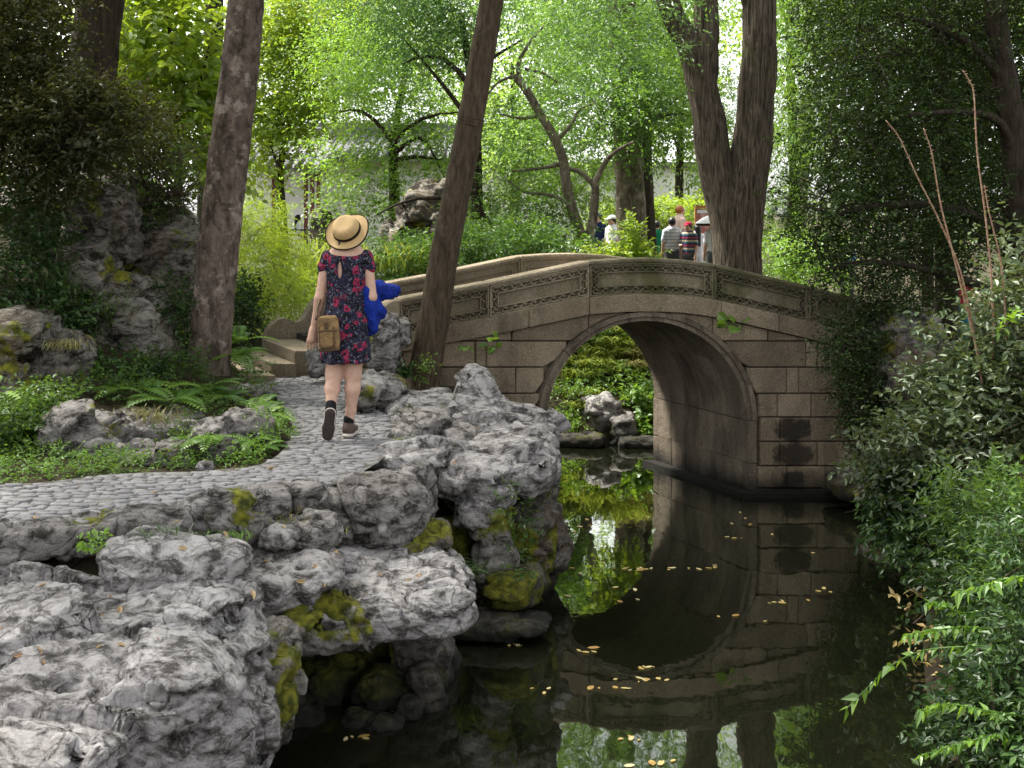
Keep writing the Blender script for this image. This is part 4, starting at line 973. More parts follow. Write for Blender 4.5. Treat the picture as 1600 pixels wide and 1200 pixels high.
# ------------------------------------------------------------------ the walker
def xf_mesh(me, loc, yaw=0, scale=1):
    me.transform(Matrix.Translation(Vector([float(v) for v in loc])) @ Matrix.Rotation(yaw, 4, 'Z') @ Matrix.Scale(scale, 4)); return me
WB = np.array([-1.245, 9.58, PATH_Z+.006])
walker = empty('person', WB, 'walker seen from behind in dark floral dress and straw hat', 'person')
def wp(name, me, mat, parent=walker, label=None): return part(name, xf_mesh(me, WB), parent, M[mat], None, label)
SH = np.array([[-.160, 0, 1.345], [.185, 0, 1.345]])
def walker_body():
    b = Field((-.36, -.34, -.03), (.42, .36, 1.72), .0078)
    b.ell((.008, .05, 1.535), (.076, .096, .118), .02); b.ell((.008, .135, 1.525), (.018, .03, .025), .015)       # head, nose
    for s in (-1, 1): b.ell((.008+s*.078, .05, 1.525), (.012, .022, .032), .008)
    b.cone((.008, .02, 1.50), (.010, -.005, 1.37), .056, .064, .03); b.cone((.0, -.005, 1.385), (-.09, -.005, 1.355), .05, .042, .04); b.cone((.02, -.005, 1.385), (.11, -.005, 1.355), .05, .042, .04)
    b.cone((.01, 0, 1.33), (.01, 0, 1.05), .137, .128, .05, sq=(1, 1.47, 1)); b.cone((.01, 0, 1.05), (.008, 0, .86), .13, .152, .05, sq=(1, 1.3, 1))
    # left arm hanging, right arm bent round the jacket
    b.cone((-.142, 0, 1.335), (-.192, -.015, 1.05), .042, .035, .03); b.cone((-.192, -.015, 1.05), (-.205, .01, .98), .035, .033, .02)
    b.cone((-.198, .0, 1.03), (-.246, .035, .815), .034, .024, .02)
    b.cone((.162, 0, 1.335), (.198, -.02, 1.06), .043, .037, .03); b.cone((.198, -.02, 1.05), (.19, .20, 1.03), .037, .030, .02); b.cone((.19, .20, 1.03), (.12, .30, 1.04), .028, .026, .02)
    # hands: palm, four unequal fingers, thumb
    b.cone((-.249, .03, .80), (-.258, .03, .735), .030, .034, .015, sq=(1.0, 1.0, 1))
    for j, (dx, L) in enumerate(((-.030, .066), (-.010, .078), (.011, .074), (.030, .058))):
        a = np.array([-.259+dx, .030, .725]); m = a+np.array([dx*.12, .012, -L*.55]); e = m+np.array([0, .022, -L*.42])
        b.cone(a, m, .0105, .0095, .004); b.cone(m, e, .0095, .0075, .004)
    a = np.array([-.229, .035, .77]); b.cone(a, a+np.array([.020, .022, -.04]), .013, .011, .008); b.cone(a+np.array([.020, .022, -.04]), a+np.array([.018, .035, -.07]), .011, .008, .004)
    b.cone((.12, .30, 1.04), (.055, .325, 1.035), .028, .032, .015)
    for j, (dz, L) in enumerate(((.028, .06), (.010, .07), (-.010, .066), (-.028, .052))):
        a = np.array([.05, .33, 1.035+dz]); m = a+np.array([-L*.5, .012, 0]); e = m+np.array([-L*.2, -.02, 0]); b.cone(a, m, .0105, .0095, .004); b.cone(m, e, .0095, .008, .004)
    a = np.array([.085, .32, 1.065]); b.cone(a, a+np.array([-.03, -.01, .03]), .013, .010, .008)
    # legs: right planted, left with the heel raised behind
    b.cone((.072, .02, .86), (.052, .03, .47), .092, .062, .03); b.cone((.052, .03, .47), (.05, .012, .36), .056, .056, .03); b.cone((.05, .010, .36), (.036, .03, .20), .055, .038, .025)
    b.cone((.036, .03, .20), (.018, .03, .085), .037, .033, .02); b.cone((.018, .03, .06), (.035, .15, .035), .034, .028, .02)
    b.cone((-.062, .0, .86), (-.088, .0, .47), .092, .062, .03); b.cone((-.088, .0, .47), (-.094, -.045, .37), .056, .055, .03); b.cone((-.094, -.045, .37), (-.096, -.10, .25), .053, .036, .025)
    b.cone((-.096, -.10, .25), (-.094, -.135, .215), .035, .034, .02); b.cone((-.094, -.13, .20), (-.108, -.115, .06), .034, .028, .02)
    return b.mesh('body')
body = wp('body', walker_body(), 'skin')
def walker_dress():
    d = Field((-.33, -.28, .5), (.36, .3, 1.45), .008)
    d.cone((.01, 0, 1.315), (.01, 0, 1.20), .152, .148, .03, sq=(1, 1.40, 1)); d.cone((.01, 0, 1.20), (.008, 0, 1.02), .148, .146, .03, sq=(1, 1.38, 1))
    d.cone((.008, 0, 1.02), (.0, 0, .86), .146, .174, .03, sq=(1, 1.28, 1)); d.cone((0, 0, .86), (-.006, 0, .56), .174, .192, .03, sq=(1, 1.2, 1))
    d.cone((-.132, 0, 1.350), (-.166, -.005, 1.275), .049, .047, .025); d.cone((.152, 0, 1.350), (.184, -.005, 1.270), .049, .048, .025)
    d.cone((-.13, 0, 1.350), (.15, 0, 1.350), .048, .048, .03, sq=(1, .8, 1))
    d.ell((.012, -.055, 1.418), (.128, .14, .060), 0, 2.6, None, True)          # scooped neckline
    d.ell((-.034, -.13, 1.262), (.019, .075, .078), 0, 2, None, True)            # keyhole at the back
    d.ell((0, 0, .36), (.6, .6, .205), 0, 14, None, True)                         # hem
    v, q = surfnet(d.f, d.lo, d.h); n = vert_normals(v.astype(float), q)
    th = np.arctan2(v[:,1], v[:,0]); k = np.clip((1.0-v[:,2])/.45, 0, 1)*(v[:,2] > .58)
    fold = .010*k*np.sin(th*9+3*vnoise(v*4))+.005*vnoise(v*np.array([14, 14, 5]))
    v = v+n*fold[:,None]; m = v[:,2] < .58
    v[m,2] += .006*np.sin(th[m]*9)
    return mesh_np('dress', v, q)
dress = wp('dress', walker_dress(), 'dress')
def hair_mesh(c, r, h=.012, low=None):
    f = Field(np.array(c)-np.array(r)*1.4-.05, np.array(c)+np.array(r)*1.4+.05, h); f.ell(c, r, 0)
    if low is not None: f.cone((c[0], c[1]-r[1]*.45, c[2]), low, r[0]*.75, r[0]*.5, .03)
    v, q = surfnet(f.f, f.lo, f.h); n = vert_normals(v.astype(float), q); v = v+n*(.006*vnoise(v*np.array([60, 60, 14])))[:,None]
    return mesh_np('hair', v, q)
wp('hair', hair_mesh((.006, .025, 1.548), (.084, .096, .104), .01, (-.030, -.040, 1.445)), 'hair')
# hat
def revolve(name, prof, seg=48, wob=0, seed=0):
    th = np.linspace(0, 2*np.pi, seg, endpoint=False); V = []
    for r, z in prof:
        zz = z+wob*(max(0, r-.09)/.07)*(np.sin(2*th+1.1)+.6*np.sin(3*th+seed)); rr = r*(1+.03*np.sin(2*th+.5)*(r > .1))
        V.append(np.stack([rr*np.cos(th)*1.0, rr*np.sin(th)*1.0, zz], 1))
    n = len(prof); i = np.arange(n-1)[:,None]*seg; j = np.arange(seg)[None,:]; j2 = (j+1) % seg
    return np.concatenate(V), np.stack([i+j, i+j2, i+seg+j2, i+seg+j], -1).reshape(-1, 4)
ax = norm(np.array([-.20, -.80, .56])); zq = Vector(ax).to_track_quat('Z', 'Y').to_matrix().to_4x4()
hatM = Matrix.Translation(Vector((.016, -.030, 1.545))) @ zq
def hat_part(name, prof, mat, parent, wob=0):
    v, q = revolve(name, prof, 56, wob); me = mesh_np(name, v, q); me.transform(hatM); return wp(name, me, mat, parent)
prof = [(.001, .096), (.03, .094), (.055, .099), (.076, .096), (.092, .082), (.099, .05), (.104, .010), (.110, .0), (.130, -.004), (.15, -.002), (.163, .001), (.1635, -.003), (.15, -.006), (.12, -.008), (.102, -.006), (.097, .01), (.092, .05), (.07, .085), (.001, .088)]
hat = hat_part('straw_hat', prof, 'straw', walker, .012)
hat_part('hat_band', [(.1045, .008), (.1065, .009), (.1045, .026), (.1025, .036), (.1010, .036)], 'band', hat)
hat_part('brim_edge', [(.160, .003), (.166, .003), (.167, -.005), (.160, -.006)], 'band', hat, .012)
# socks and shoes
def lump(spec, h=.008, lo=(-.3, -.35, -.05), hi=(.3, .35, .4), cut=()):
    f = Field(lo, hi, h)
    for s_ in spec: f.cone(*s_[:4], k=s_[4] if len(s_) > 4 else .015, sq=s_[5] if len(s_) > 5 else (1, 1, 1))
    for c, r in cut: f.ell(c, r, 0, 14, None, True)
    return f.mesh('lump')
wp('sock', lump([((.020, .03, .135), (.018, .03, .08), .040, .039)]), 'sock')
wp('sock', lump([((-.096, -.105, .262), (-.094, -.135, .215), .041, .039)]), 'sock')
shoe = wp('shoe', lump([((.018, .01, .055), (.02, .05, .055), .044, .042, .02), ((.02, .05, .048), (.04, .18, .04), .042, .034, .02), ((.018, .02, .06), (.018, .03, .095), .043, .042, .015)], cut=[((.02, .1, -.2), (.5, .5, .215))]), 'shoe')
wp('midsole', lump([((.018, -.005, .018), (.022, .06, .018), .046, .045, .02, (1, 1, 2.4)), ((.022, .06, .018), (.044, .19, .018), .046, .042, .02, (1, 1, 2.4))], .007), 'midsole', shoe)
# raised shoe: the sole faces back
shoe = wp('shoe', lump([((-.095, -.125, .205), (-.102, -.115, .13), .043, .041, .02), ((-.102, -.115, .13), (-.112, -.10, .045), .041, .035, .02), ((-.095, -.12, .21), (-.096, -.105, .235), .042, .041, .015)]), 'shoe')
wp('sole', lump([((-.092, -.172, .205), (-.097, -.168, .165), .040, .034, .015, (1, 2.6, 1)), ((-.097, -.168, .165), (-.106, -.160, .10), .034, .040, .02, (1, 2.6, 1)), ((-.106, -.160, .10), (-.113, -.150, .045), .046, .042, .02, (1, 2.6, 1))], .006), 'sole', shoe)
wp('midsole', lump([((-.092, -.158, .205), (-.106, -.146, .10), .044, .047, .02, (1, 2.2, 1)), ((-.106, -.146, .10), (-.113, -.136, .045), .049, .044, .02, (1, 2.2, 1))], .007), 'midsole', shoe)
# shoulder bag at her left hip
bag = empty('shoulder_bag', WB+np.array([-.118, -.21, .655]), 'worn tan canvas shoulder bag hanging at the walker\'s left hip', 'bag')
def boxy(c, r, p=6, h=.006, seed=0, amp=.004, rot=None):
    m = max(r) if rot is not None else 0
    f = Field(np.array(c)-np.maximum(r, m)-.03, np.array(c)+np.maximum(r, m)+.03, h); f.ell(c, r, 0, p, rot); v, q = surfnet(f.f, f.lo, h)
    n = vert_normals(v.astype(float), q); v = v+n*(amp*vnoise(v*22+seed))[:,None]; return mesh_np('b', v, q)
tilt = rotm(0, -.06, .12)
part('bag_body', xf_mesh(boxy((-.098, -.205, .800), (.078, .042, .130), 5, rot=tilt), WB), bag, M['bag'])
part('flap', xf_mesh(boxy((-.100, -.244, .870), (.074, .012, .052), 5, rot=tilt), WB), bag, M['bag'])
part('front_pocket', xf_mesh(boxy((-.106, -.246, .780), (.054, .018, .080), 5, rot=tilt), WB), bag, M['bag'])
for (c_, r_) in (((-.100, -.262, .822), (.078, .006, .006)), ((-.106, -.268, .862), (.010, .008, .030)), ((-.106, -.266, .700), (.054, .007, .005)), ((-.158, -.262, .78), (.005, .006, .078)), ((-.054, -.256, .78), (.005, .006, .078))):
    part('trim_strip', xf_mesh(boxy(c_, r_, 5, .004, rot=tilt, amp=.001), WB), bag, M['bag_dark'])
part('base_trim', xf_mesh(boxy((-.095, -.205, .686), (.081, .046, .016), 5, rot=tilt), WB), bag, M['bag_dark'])
mb = MB(); mb.tube(catmull([(-.19, -.20, .90), (-.19, -.09, 1.0), (-.150, .10, 1.15), (-.06, .135, 1.28), (.08, .10, 1.405), (.10, .02, 1.425), (.07, -.085, 1.35)], 26), np.full(26, .010), 6)
part('strap', xf_mesh(mb.build('strap', True), WB), bag, M['bag_dark'])
# blue jacket over her right arm
f = Field((.06, -.14, .70), (.45, .42, 1.26), .009)
f.cone((.225, .06, 1.10), (.22, .25, 1.08), .065, .07, .03); f.cone((.24, .10, 1.09), (.335, .08, 1.085), .070, .050, .04); f.cone((.335, .08, 1.085), (.375, .07, 1.10), .045, .030, .03)
f.cone((.17, -.02, 1.10), (.185, .02, .98), .045, .055, .03); f.cone((.185, .02, .98), (.20, .02, .82), .062, .045, .03, sq=(1, .7, 1)); f.cone((.20, .03, .98), (.255, .05, .93), .06, .045, .03); f.cone((.20, .02, .82), (.17, .02, .775), .038, .02, .02)
v, q = surfnet(f.f, f.lo, f.h); n = vert_normals(v.astype(float), q)
fo = vnoise(np.stack([v[:,0]*17+v[:,2]*9, v[:,1]*14, v[:,2]*4-v[:,0]*9], 1)); fo2 = vnoise(np.stack([v[:,0]*40-v[:,2]*14, v[:,1]*30, v[:,2]*10], 1)); v = v+n*(.013*(.6-2*np.abs(fo))+.003*fo2)[:,None]
jm = xf_mesh(mesh_np('jacket', v, q), WB)
thing_mesh('jacket', jm, M['blue'], 'crumpled royal blue jacket draped over the walker\'s right arm', 'jacket')

# ------------------------------------------------------------------ people beyond the bridge
def stripes(name, cols, sc):
    t = NT(name); z = t.sep(t.P()); w = t.math('FRACT', t.math('MULTIPLY', z, sc)); k = len(cols)
    return t.princ(Base_Color=t.ramp(w, [(i/k, c) for i, c in enumerate(cols)], 'CONSTANT'), Roughness=.85)
M['stripe_white'] = stripes('shirt_white_striped', [(.62, .64, .68), (.60, .62, .66), (.30, .36, .48)], 14)
M['stripe_dark'] = stripes('shirt_dark_striped', [(.03, .03, .06), (.05, .16, .26), (.55, .45, .30), (.03, .03, .05), (.35, .04, .12)], 6)
M['green_c'] = cloth('shirt_green', (.01, .16, .07)); M['pink_c'] = cloth('top_pale_pink', (.62, .45, .40)); M['white_c'] = cloth('shirt_white', (.72, .73, .76)); M['blue_c'] = cloth('shirt_light_blue', (.16, .33, .62))
M['red_c'] = cloth('shirt_red', (.40, .03, .06)); M['navy_c'] = cloth('navy_cloth', (.015, .025, .07)); M['grey_c'] = cloth('trousers_grey', (.10, .10, .11)); M['teal_c'] = cloth('trousers_teal', (.03, .16, .22))
def bystander(px, head_py, Yd, yaw, top, label, bottom='grey_c', hair='hair', long_hair=False, cap=None, hgt=None, arm=0, skin='skin2', ground=None, sit=False):
    zt = CAM_H-(head_py-HY)/F*Yd; X0 = (px-800)/F*Yd
    if ground is None: ground = float(ground_z(np.array([[X0]]), np.array([[Yd]]))[0, 0])
    s = (zt-ground)/1.68 if not sit else (zt-ground)/1.30; base = np.array([X0, Yd, ground]); root = empty('person', base, label, 'person')
    zo = -.38 if sit else 0
    def pp(name, f, mat, parent=root, rough=0):
        v, q = surfnet(f.f, f.lo, f.h)
        if rough:
            n = vert_normals(v.astype(float), q); v = v+n*(rough*vnoise(v*np.array([9, 9, 5])+px))[:,None]
        me = mesh_np(name, v, q); return part(name, xf_mesh(me, base, yaw, s), parent, M[mat])
    h = .018
    b = Field((-.4, -.3, -.02), (.4, .55, 1.72), h); z = zo
    b.ell((0, .03, 1.565+z), (.076, .095, .118), .02); b.ell((0, .12, 1.55+z), (.018, .025, .024), .01); b.cone((0, .01, 1.5+z), (0, 0, 1.38+z), .05, .06, .03); b.cone((0, 0, 1.36+z), (0, 0, .95+z), .14, .13, .04, sq=(1, 1.5, 1))
    for s_ in (-1, 1):
        b.cone((s_*.18, 0, 1.36+z), (s_*.215, -.01, 1.08+z), .045, .038, .03)
        fx = (s_*.10, .26, 1.12+z) if arm and s_ == arm else (s_*.225, .06, .86+z)
        b.cone((s_*.215, -.01, 1.08+z), fx, .037, .027, .02); fx = np.array(fx); dn = np.array([-s_*.06, .05, .0]) if arm and s_ == arm else np.array([0, .02, -.08])
        b.cone(fx, fx+dn, .030, .030, .015); 
        for j in range(4): o_ = np.array([(j-1.5)*.017, 0, 0]) if not (arm and s_ == arm) else np.array([0, 0, (j-1.5)*.017]); b.cone(fx+dn+o_, fx+dn*1.8+o_, .010, .008, .003)
        b.cone(fx+dn*.3, fx+dn*.6+np.array([-s_*.04, .02, 0]), .012, .009, .006)
        if sit: b.cone((s_*.09, 0, .86+z), (s_*.10, .42, .50), .08, .06, .03); b.cone((s_*.10, .42, .50), (s_*.10, .42, .08), .055, .04, .02); b.cone((s_*.10, .42, .05), (s_*.10, .53, .03), .04, .035, .02)
        else: b.cone((s_*.085, 0, .90), (s_*.09, .01, .48), .085, .058, .03); b.cone((s_*.09, .01, .48), (s_*.09, -.01, .09), .054, .036, .02); b.cone((s_*.09, 0, .05), (s_*.10, .14, .035), .042, .036, .02)
    pp('body', b, skin)
    t_ = Field((-.36, -.26, .8+z), (.36, .3, 1.46+z), h)
    t_.cone((0, 0, 1.34+z), (0, 0, .92+z), .172, .168, .04, sq=(1, 1.4, 1)); t_.cone((-.15, 0, 1.375+z), (.15, 0, 1.375+z), .05, .05, .03)
    for s_ in (-1, 1): t_.cone((s_*.17, 0, 1.365+z), (s_*.212, -.008, 1.16+z), .062, .056, .03)
    t_.ell((0, .0, .70+z), (.6, .6, .14), 0, 14, None, True)
    pp('shirt', t_, top, rough=.012)
    if not sit:
        l_ = Field((-.3, -.2, .08), (.3, .24, 1.0), h)
        l_.cone((0, 0, .95), (0, 0, .86), .158, .162, .04, sq=(1, 1.35, 1))
        for s_ in (-1, 1): l_.cone((s_*.085, 0, .88), (s_*.09, 0, .14), .10, .065, .04)
        pp('trousers', l_, bottom, rough=.01)
    hr = Field((-.16, -.2, 1.0+z), (.16, .18, 1.75+z), .015); hr.ell((0, .0, 1.60+z), (.092, .105, .105), .0); hr.ell((0, .12, 1.53+z), (.06, .06, .09), 0, 2, None, True)
    if long_hair: hr.cone((0, -.06, 1.58+z), (0, -.10, 1.15+z), .085, .06, .04)
    pp('hair', hr, hair, rough=.006)
    if cap:
        c_ = Field((-.2, -.2, 1.5+z), (.2, .32, 1.78+z), .013); c_.ell((0, .01, 1.63+z), (.102, .118, .085), 0); c_.ell((0, .01, 1.49+z), (.3, .3, .13), 0, 10, None, True)
        c_.cone((0, .11, 1.63+z), (0, .20, 1.615+z), .07, .065, .01, sq=(1, 1, 7)); pp('cap', c_, cap)
    return root
bystander(934, 334, 30.5, 2.6, 'navy_c', 'person in a navy cap half hidden behind the crooked tree', cap='navy_c')
bystander(957, 338, 29.5, 2.2, 'white_c', 'dark haired person with a white cap beside the scarred trunk', cap='white_c')
bystander(1006, 335, 29.0, -.5, 'white_c', 'person in white emerging from behind the scarred trunk', cap='navy_c')
bystander(1026, 346, 28.6, .2, 'green_c', 'dark haired person in a green shirt among pale leaves')
bystander(1050, 341, 27.5, .1, 'stripe_white', 'man seen from behind in a pale striped shirt with a black strap')
bystander(1062, 322, 31.0, -1.2, 'pink_c', 'red haired woman in a pale pink top in front of the hedge', hair='hair_red')
bystander(1076, 348, 27.3, 2.5, 'stripe_dark', 'woman in a red cap and dark striped shirt crossing her arms', cap='red_c', arm=1)
bystander(1089, 351, 27.8, .3, 'white_c', 'woman with long black hair and white clothes by the red board', long_hair=True, bottom='white_c')
bystander(1116, 344, 26.8, .0, 'white_c', 'person in white under the parasol behind the forked tree')
bystander(466, 336, 34.0, -.8, 'white_c', 'seated woman in white with black hair in the pavilion', long_hair=True, sit=True, ground=1.75)
bystander(1324, 368, 22.0, .5, 'blue_c', 'person in a light blue shirt glimpsed through the evergreen', hair='hair_red')
bystander(1502, 418, 16.5, -.6, 'red_c', 'person in red and teal behind the bare thorny canes', bottom='teal_c', cap='navy_c')
# strap of the striped man
# parasol
ps = empty('parasol', P(1112, 345, 26.7)-np.array([0, 0, .9]), 'white and black parasol held beside the forked tree', 'parasol')
c0 = P(1118, 334, 26.7); V = []; seg = 8
th = np.linspace(0, 2*np.pi, 32, endpoint=False)
v, q = revolve('canopy', [(.001, 0), (.12, -.02), (.26, -.08), (.40, -.18), (.42, -.20)], 32); v = v+c0; part('canopy', mesh_np('canopy', v, q), ps, M['white_c'])
v, q = revolve('valance', [(.42, -.201), (.40, -.25), (.20, -.19), (.001, -.10)], 32); v = v+c0; part('lining', mesh_np('lining', v, q), ps, M['hair'])
mb = MB(); mb.tube([c0+np.array([0, 0, .06]), c0+np.array([0, 0, -.85])], [.01, .01], 6); part('pole', mb.build('pole', True), ps, M['hair'])
# information board
bd = empty('notice_board', P(1098, 400, 28.5)-np.array([0, 0, .5]), 'tall red brown framed notice board behind the visitors', 'sign')
def bbox_px(x0, y0, x1, y1, Yd, d, dy=0):
    a = P(x0, y0, Yd); b = P(x1, y1, Yd); mb = MB(); c = (a+b)/2; c[1] += dy; mb.box(c, (abs(b[0]-a[0]), d, abs(a[2]-b[2]))); return mb.build('b')
t = NT('board_panel'); c = t.mix(t.ramp(t.noise(7, 5), [(.45, 0), (.6, 1)]), (.30, .10, .08), (.50, .32, .28)); M['board'] = t.princ(Base_Color=c, Roughness=.6)
M['board_frame'] = plain('board_frame_wood', (.36, .15, .06), .6)
part('panel', bbox_px(1088, 326, 1109, 399, 28.5, .03), bd, M['board'])
part('header_strip', bbox_px(1089, 328, 1108, 333, 28.5, .04, -.01), bd, M['white_c'])
for r_ in ((1086, 321, 1111, 325.5), (1085.5, 325.6, 1087.9, 440), (1109.1, 325.6, 1111.4, 440)): part('frame_bar', bbox_px(*r_, 28.5, .07), bd, M['board_frame'])
# ------------------------------------------------------------------ buildings in the background
hall = empty('garden_hall', P(580, 430, 36), 'white walled garden hall with a grey tiled roof behind the trees', 'building')
def hp(name, x0, y0, x1, y1, Yd, d, mat, parent=hall): return part(name, bbox_px(x0, y0, x1, y1, Yd, d), parent, M[mat])
hp('wall', 500, 252, 800, 440, 36, .4, 'white_wall'); hp('eave_beam', 495, 246, 805, 251.5, 35.7, .3, 'dark_wood')
def tile_roof(parent, x0, x1, yr, ye, Yr, Ye, pitch=.26, flip=None):
    """sloping roof: under slab plus rows of half round tiles running down it"""
    a = P(x0, yr, Yr); b = P(x1, yr, Yr); c = P(x1, ye, Ye); d = P(x0, ye, Ye)
    b[0] = c[0] = max(b[0], c[0]); a[0] = d[0] = min(a[0], d[0])
    mb = MB(); dn = np.array([0, 0, -.12]); mb.hexa([d+dn, c+dn, b+dn, a+dn, d, c, b, a]); roof = part('roof', mb.build('roof'), parent, M['roof_tile'])
    n = int((b[0]-a[0])/pitch); mb = MB()
    for i in range(n):
        x = a[0]+(i+.5)*(b[0]-a[0])/n; mb.tube([(x, a[1], a[2]+.03), (x, (a[1]+d[1])/2, (a[2]+d[2])/2-.03), (x, d[1]-.06, d[2]+.03)], [.085, .085, .085], 6)
    part('tile_rows', mb.build('tiles', True), roof, M['roof_tile'], 'stuff')
    mb = MB(); mb.box(((a[0]+b[0])/2, a[1], a[2]+.12), (b[0]-a[0]+.3, .22, .30)); part('ridge', bevel(mb.build('ridge'), .04), roof, M['roof_tile'])
    return roof
tile_roof(hall, 470, 820, 206, 246, 38.5, 35.2)
pav = empty('pavilion', P(470, 430, 34), 'open pavilion with dark red columns and upturned eaves', 'pavilion')
tile_roof(pav, 380, 505, 214, 262, 35.5, 32.6)
for px in (478, 488, 498, 428):
    hp('column', px-2.6, 266, px+2.6, 440, 33.2, .16, 'red_wood', pav)
hp('back_wall', 385, 262, 505, 440, 35.8, .2, 'white_wall', pav); hp('eave_beam', 380, 264, 506, 269, 33.0, .2, 'dark_wood', pav); hp('bench_rail', 405, 358, 500, 361, 33.1, .1, 'dark_wood', pav); hp('bench_seat', 405, 366, 500, 369, 33.2, .4, 'dark_wood', pav)
mb = MB(); mb.tube([P(486, 268, 32.8), P(500, 263, 32.6), P(510, 252, 32.5), P(516, 240, 32.4)], [.16, .15, .11, .05], 7); part('upturned_eave', mb.build('e', True), pav, M['roof_tile'])
gw = empty('garden_wall', P(900, 430, 42), 'long white garden wall with a tiled coping behind the people', 'wall')
part('wall', bbox_px(780, 262, 1160, 420, 42, .4), gw, M['white_wall']); part('coping', bbox_px(776, 254, 1164, 261.5, 42, .9), gw, M['roof_tile'])

# ------------------------------------------------------------------ trees
def limb(pts, r0, r1, Yd=None): return ([P(*p) if len(p) == 3 and Yd is None else P(p[0], p[1], Yd) for p in pts], np.linspace(r0, r1, len(pts)))
def tree(name, label, bark, limbs, base, group=None, **kw):
    root = empty(name, base, label, 'tree', group)
    tk = kw.pop('tk', {})
    part('trunk', trunk_mesh('trunk', limbs[:1], **tk), root, M[bark])
    for j, l in enumerate(limbs[1:]): part('branch', trunk_mesh('branch', [l], **{**tk, 'flare': 0, 'seed': j+3, 'seg': max(7, tk.get('seg', 16)//2)}), root, M[bark])
    return root
# lichen covered trunk left of the path
Y1 = 11.9
T1 = tree('lichen_trunk_tree', 'tall tree with lichen blotched bark at the path bend', 'bark_lichen',
     [limb([(322, 640, Y1), (325, 590, Y1), (337, 430, Y1), (358, 240, Y1), (380, 60, Y1), (392, -120, Y1), (400, -420, Y1)], .215, .15), limb([(388, -100, Y1), (440, -260, Y1-.4), (520, -420, Y1-1)], .09, .04), limb([(394, -180, Y1), (320, -330, Y1+.5), (250, -470, Y1+.8)], .09, .04)],
     P(325, 600, Y1), tk=dict(seg=30, step=.035, bark=.010, freq=(14, 5), seed=1, flare=.12))
foliage('crown', [(np.array([-2.4, 13.2, 9.2]), np.array([2.6, 2.4, 1.5]), 1), (np.array([-4.6, 12.6, 9.4]), np.array([2.2, 2.4, 1.5]), 1), (np.array([-2.2, 10.4, 8.8]), np.array([2.0, 1.8, 1.2]), 1), (np.array([-.6, 14.8, 9.2]), np.array([1.8, 1.8, 1.2]), 1)], 1500, .6, 8, .17, .085, M['leaf_mid'], T1, 31)  # crown out of view, enlarged to shade the bridge
# unseen tree left of the view, added so that its crown shades the ledges
T0 = tree('added_shade_tree', 'broad unseen tree added to shade path and rocks', 'bark_lichen',
     [([np.array(p) for p in ((-6.2, 8.0, .6), (-6.1, 8.1, 3), (-5.8, 8.2, 5.5), (-5.4, 8.3, 8))], np.linspace(.26, .12, 4)), ([np.array(p) for p in ((-5.9, 8.2, 5), (-4.9, 7.4, 6.6), (-3.8, 6.8, 7.8))], np.linspace(.10, .04, 3))], (-6.2, 8.0, .6), tk=dict(seg=16, step=.15, bark=.01, seed=3))
foliage('crown', [(np.array([-4.6, 7.6, 8.4]), np.array([2.6, 2.4, 1.5]), 1), (np.array([-3.4, 5.4, 8.2]), np.array([2.0, 1.8, 1.2]), 1), (np.array([-6.2, 9.6, 8.8]), np.array([2.2, 2.0, 1.5]), 1)], 1300, .6, 8, .17, .085, M['leaf_mid'], T0, 30)
# leaning tree in front of the bridge
Y2 = 12.62
T2 = tree('leaning_tree', 'slender ringed trunk leaning across the bridge railing', 'bark_brown',
     [limb([(655, 620, Y2), (664, 580, Y2), (678, 500, Y2), (694, 400, Y2), (716, 290, Y2), (735, 190, Y2), (755, 80, Y2), (772, -20, Y2), (800, -200, Y2-.2), (830, -420, Y2-.4)], .165, .10), limb([(790, -140, Y2), (740, -300, Y2), (690, -430, Y2)], .06, .03)],
     P(664, 585, Y2), tk=dict(seg=26, step=.03, bark=.006, freq=(8, 7), seed=5, flare=.25))
for py, px in ((190, 735), (292, 716)):
    c = P(px, py, Y2); mb = MB(); zz = np.linspace(-.045, .045, 13); mb.tube([c+np.array([-z_*.2*-1, 0, z_]) for z_ in zz], [.128+.006*abs(math.sin(i*1.57/2)) for i in range(13)], 22, False)
    part('bark_ring', mb.build('rings', True), T2, M['bark_brown'])
foliage('crown', [blob(760, -480, Y2, 200, 110, 1.4), blob(900, -520, Y2-.6, 160, 100, 1.2)], 700, .5, 8, .10, .045, M['leaf_cool'], T2, 32)
# forked giant behind the bridge
Y3 = 18.0
T3 = tree('forked_tree', 'massive forked tree with furrowed bark behind the bridge', 'bark_furrow',
     [limb([(1152, 480, Y3), (1154, 400, Y3), (1158, 340, Y3), (1166, 290, Y3), (1175, 230, Y3), (1181, 160, Y3), (1186, 80, Y3), (1187, 0, Y3), (1190, -400, Y3)], .335, .20),
      limb([(1148, 410, Y3), (1140, 345, Y3), (1126, 290, Y3), (1113, 235, Y3), (1105, 180, Y3), (1094, 120, Y3), (1078, 70, Y3), (1050, 20, Y3), (1010, -120, Y3)], .29, .14),
      limb([(1099, 150, Y3), (1103, 80, Y3), (1104, 20, Y3), (1100, -80, Y3), (1110, -380, Y3)], .18, .15), limb([(1184, 60, Y3), (1172, 10, Y3), (1150, -60, Y3)], .11, .09)],
     P(1153, 430, Y3), tk=dict(seg=64, step=.05, bark=.032, freq=(42, 1.0), seed=2, flare=.1))
foliage('crown', [blob(960, 20, 17.6, 130, 62, 1.3), blob(1010, -60, 17.6, 170, 60, 1.2), blob(1180, -420, Y3, 220, 150, 2.2), blob(870, -10, 17.8, 110, 50, 1.1), blob(1300, -300, Y3, 200, 150, 2.5), blob(900, 90, 17.9, 90, 40, .9), blob(1020, 90, 17.5, 60, 30, .7, .6)], 3000, .55, 9, .085, .030, M['leaf_cool'], T3, 33, droop=.5)
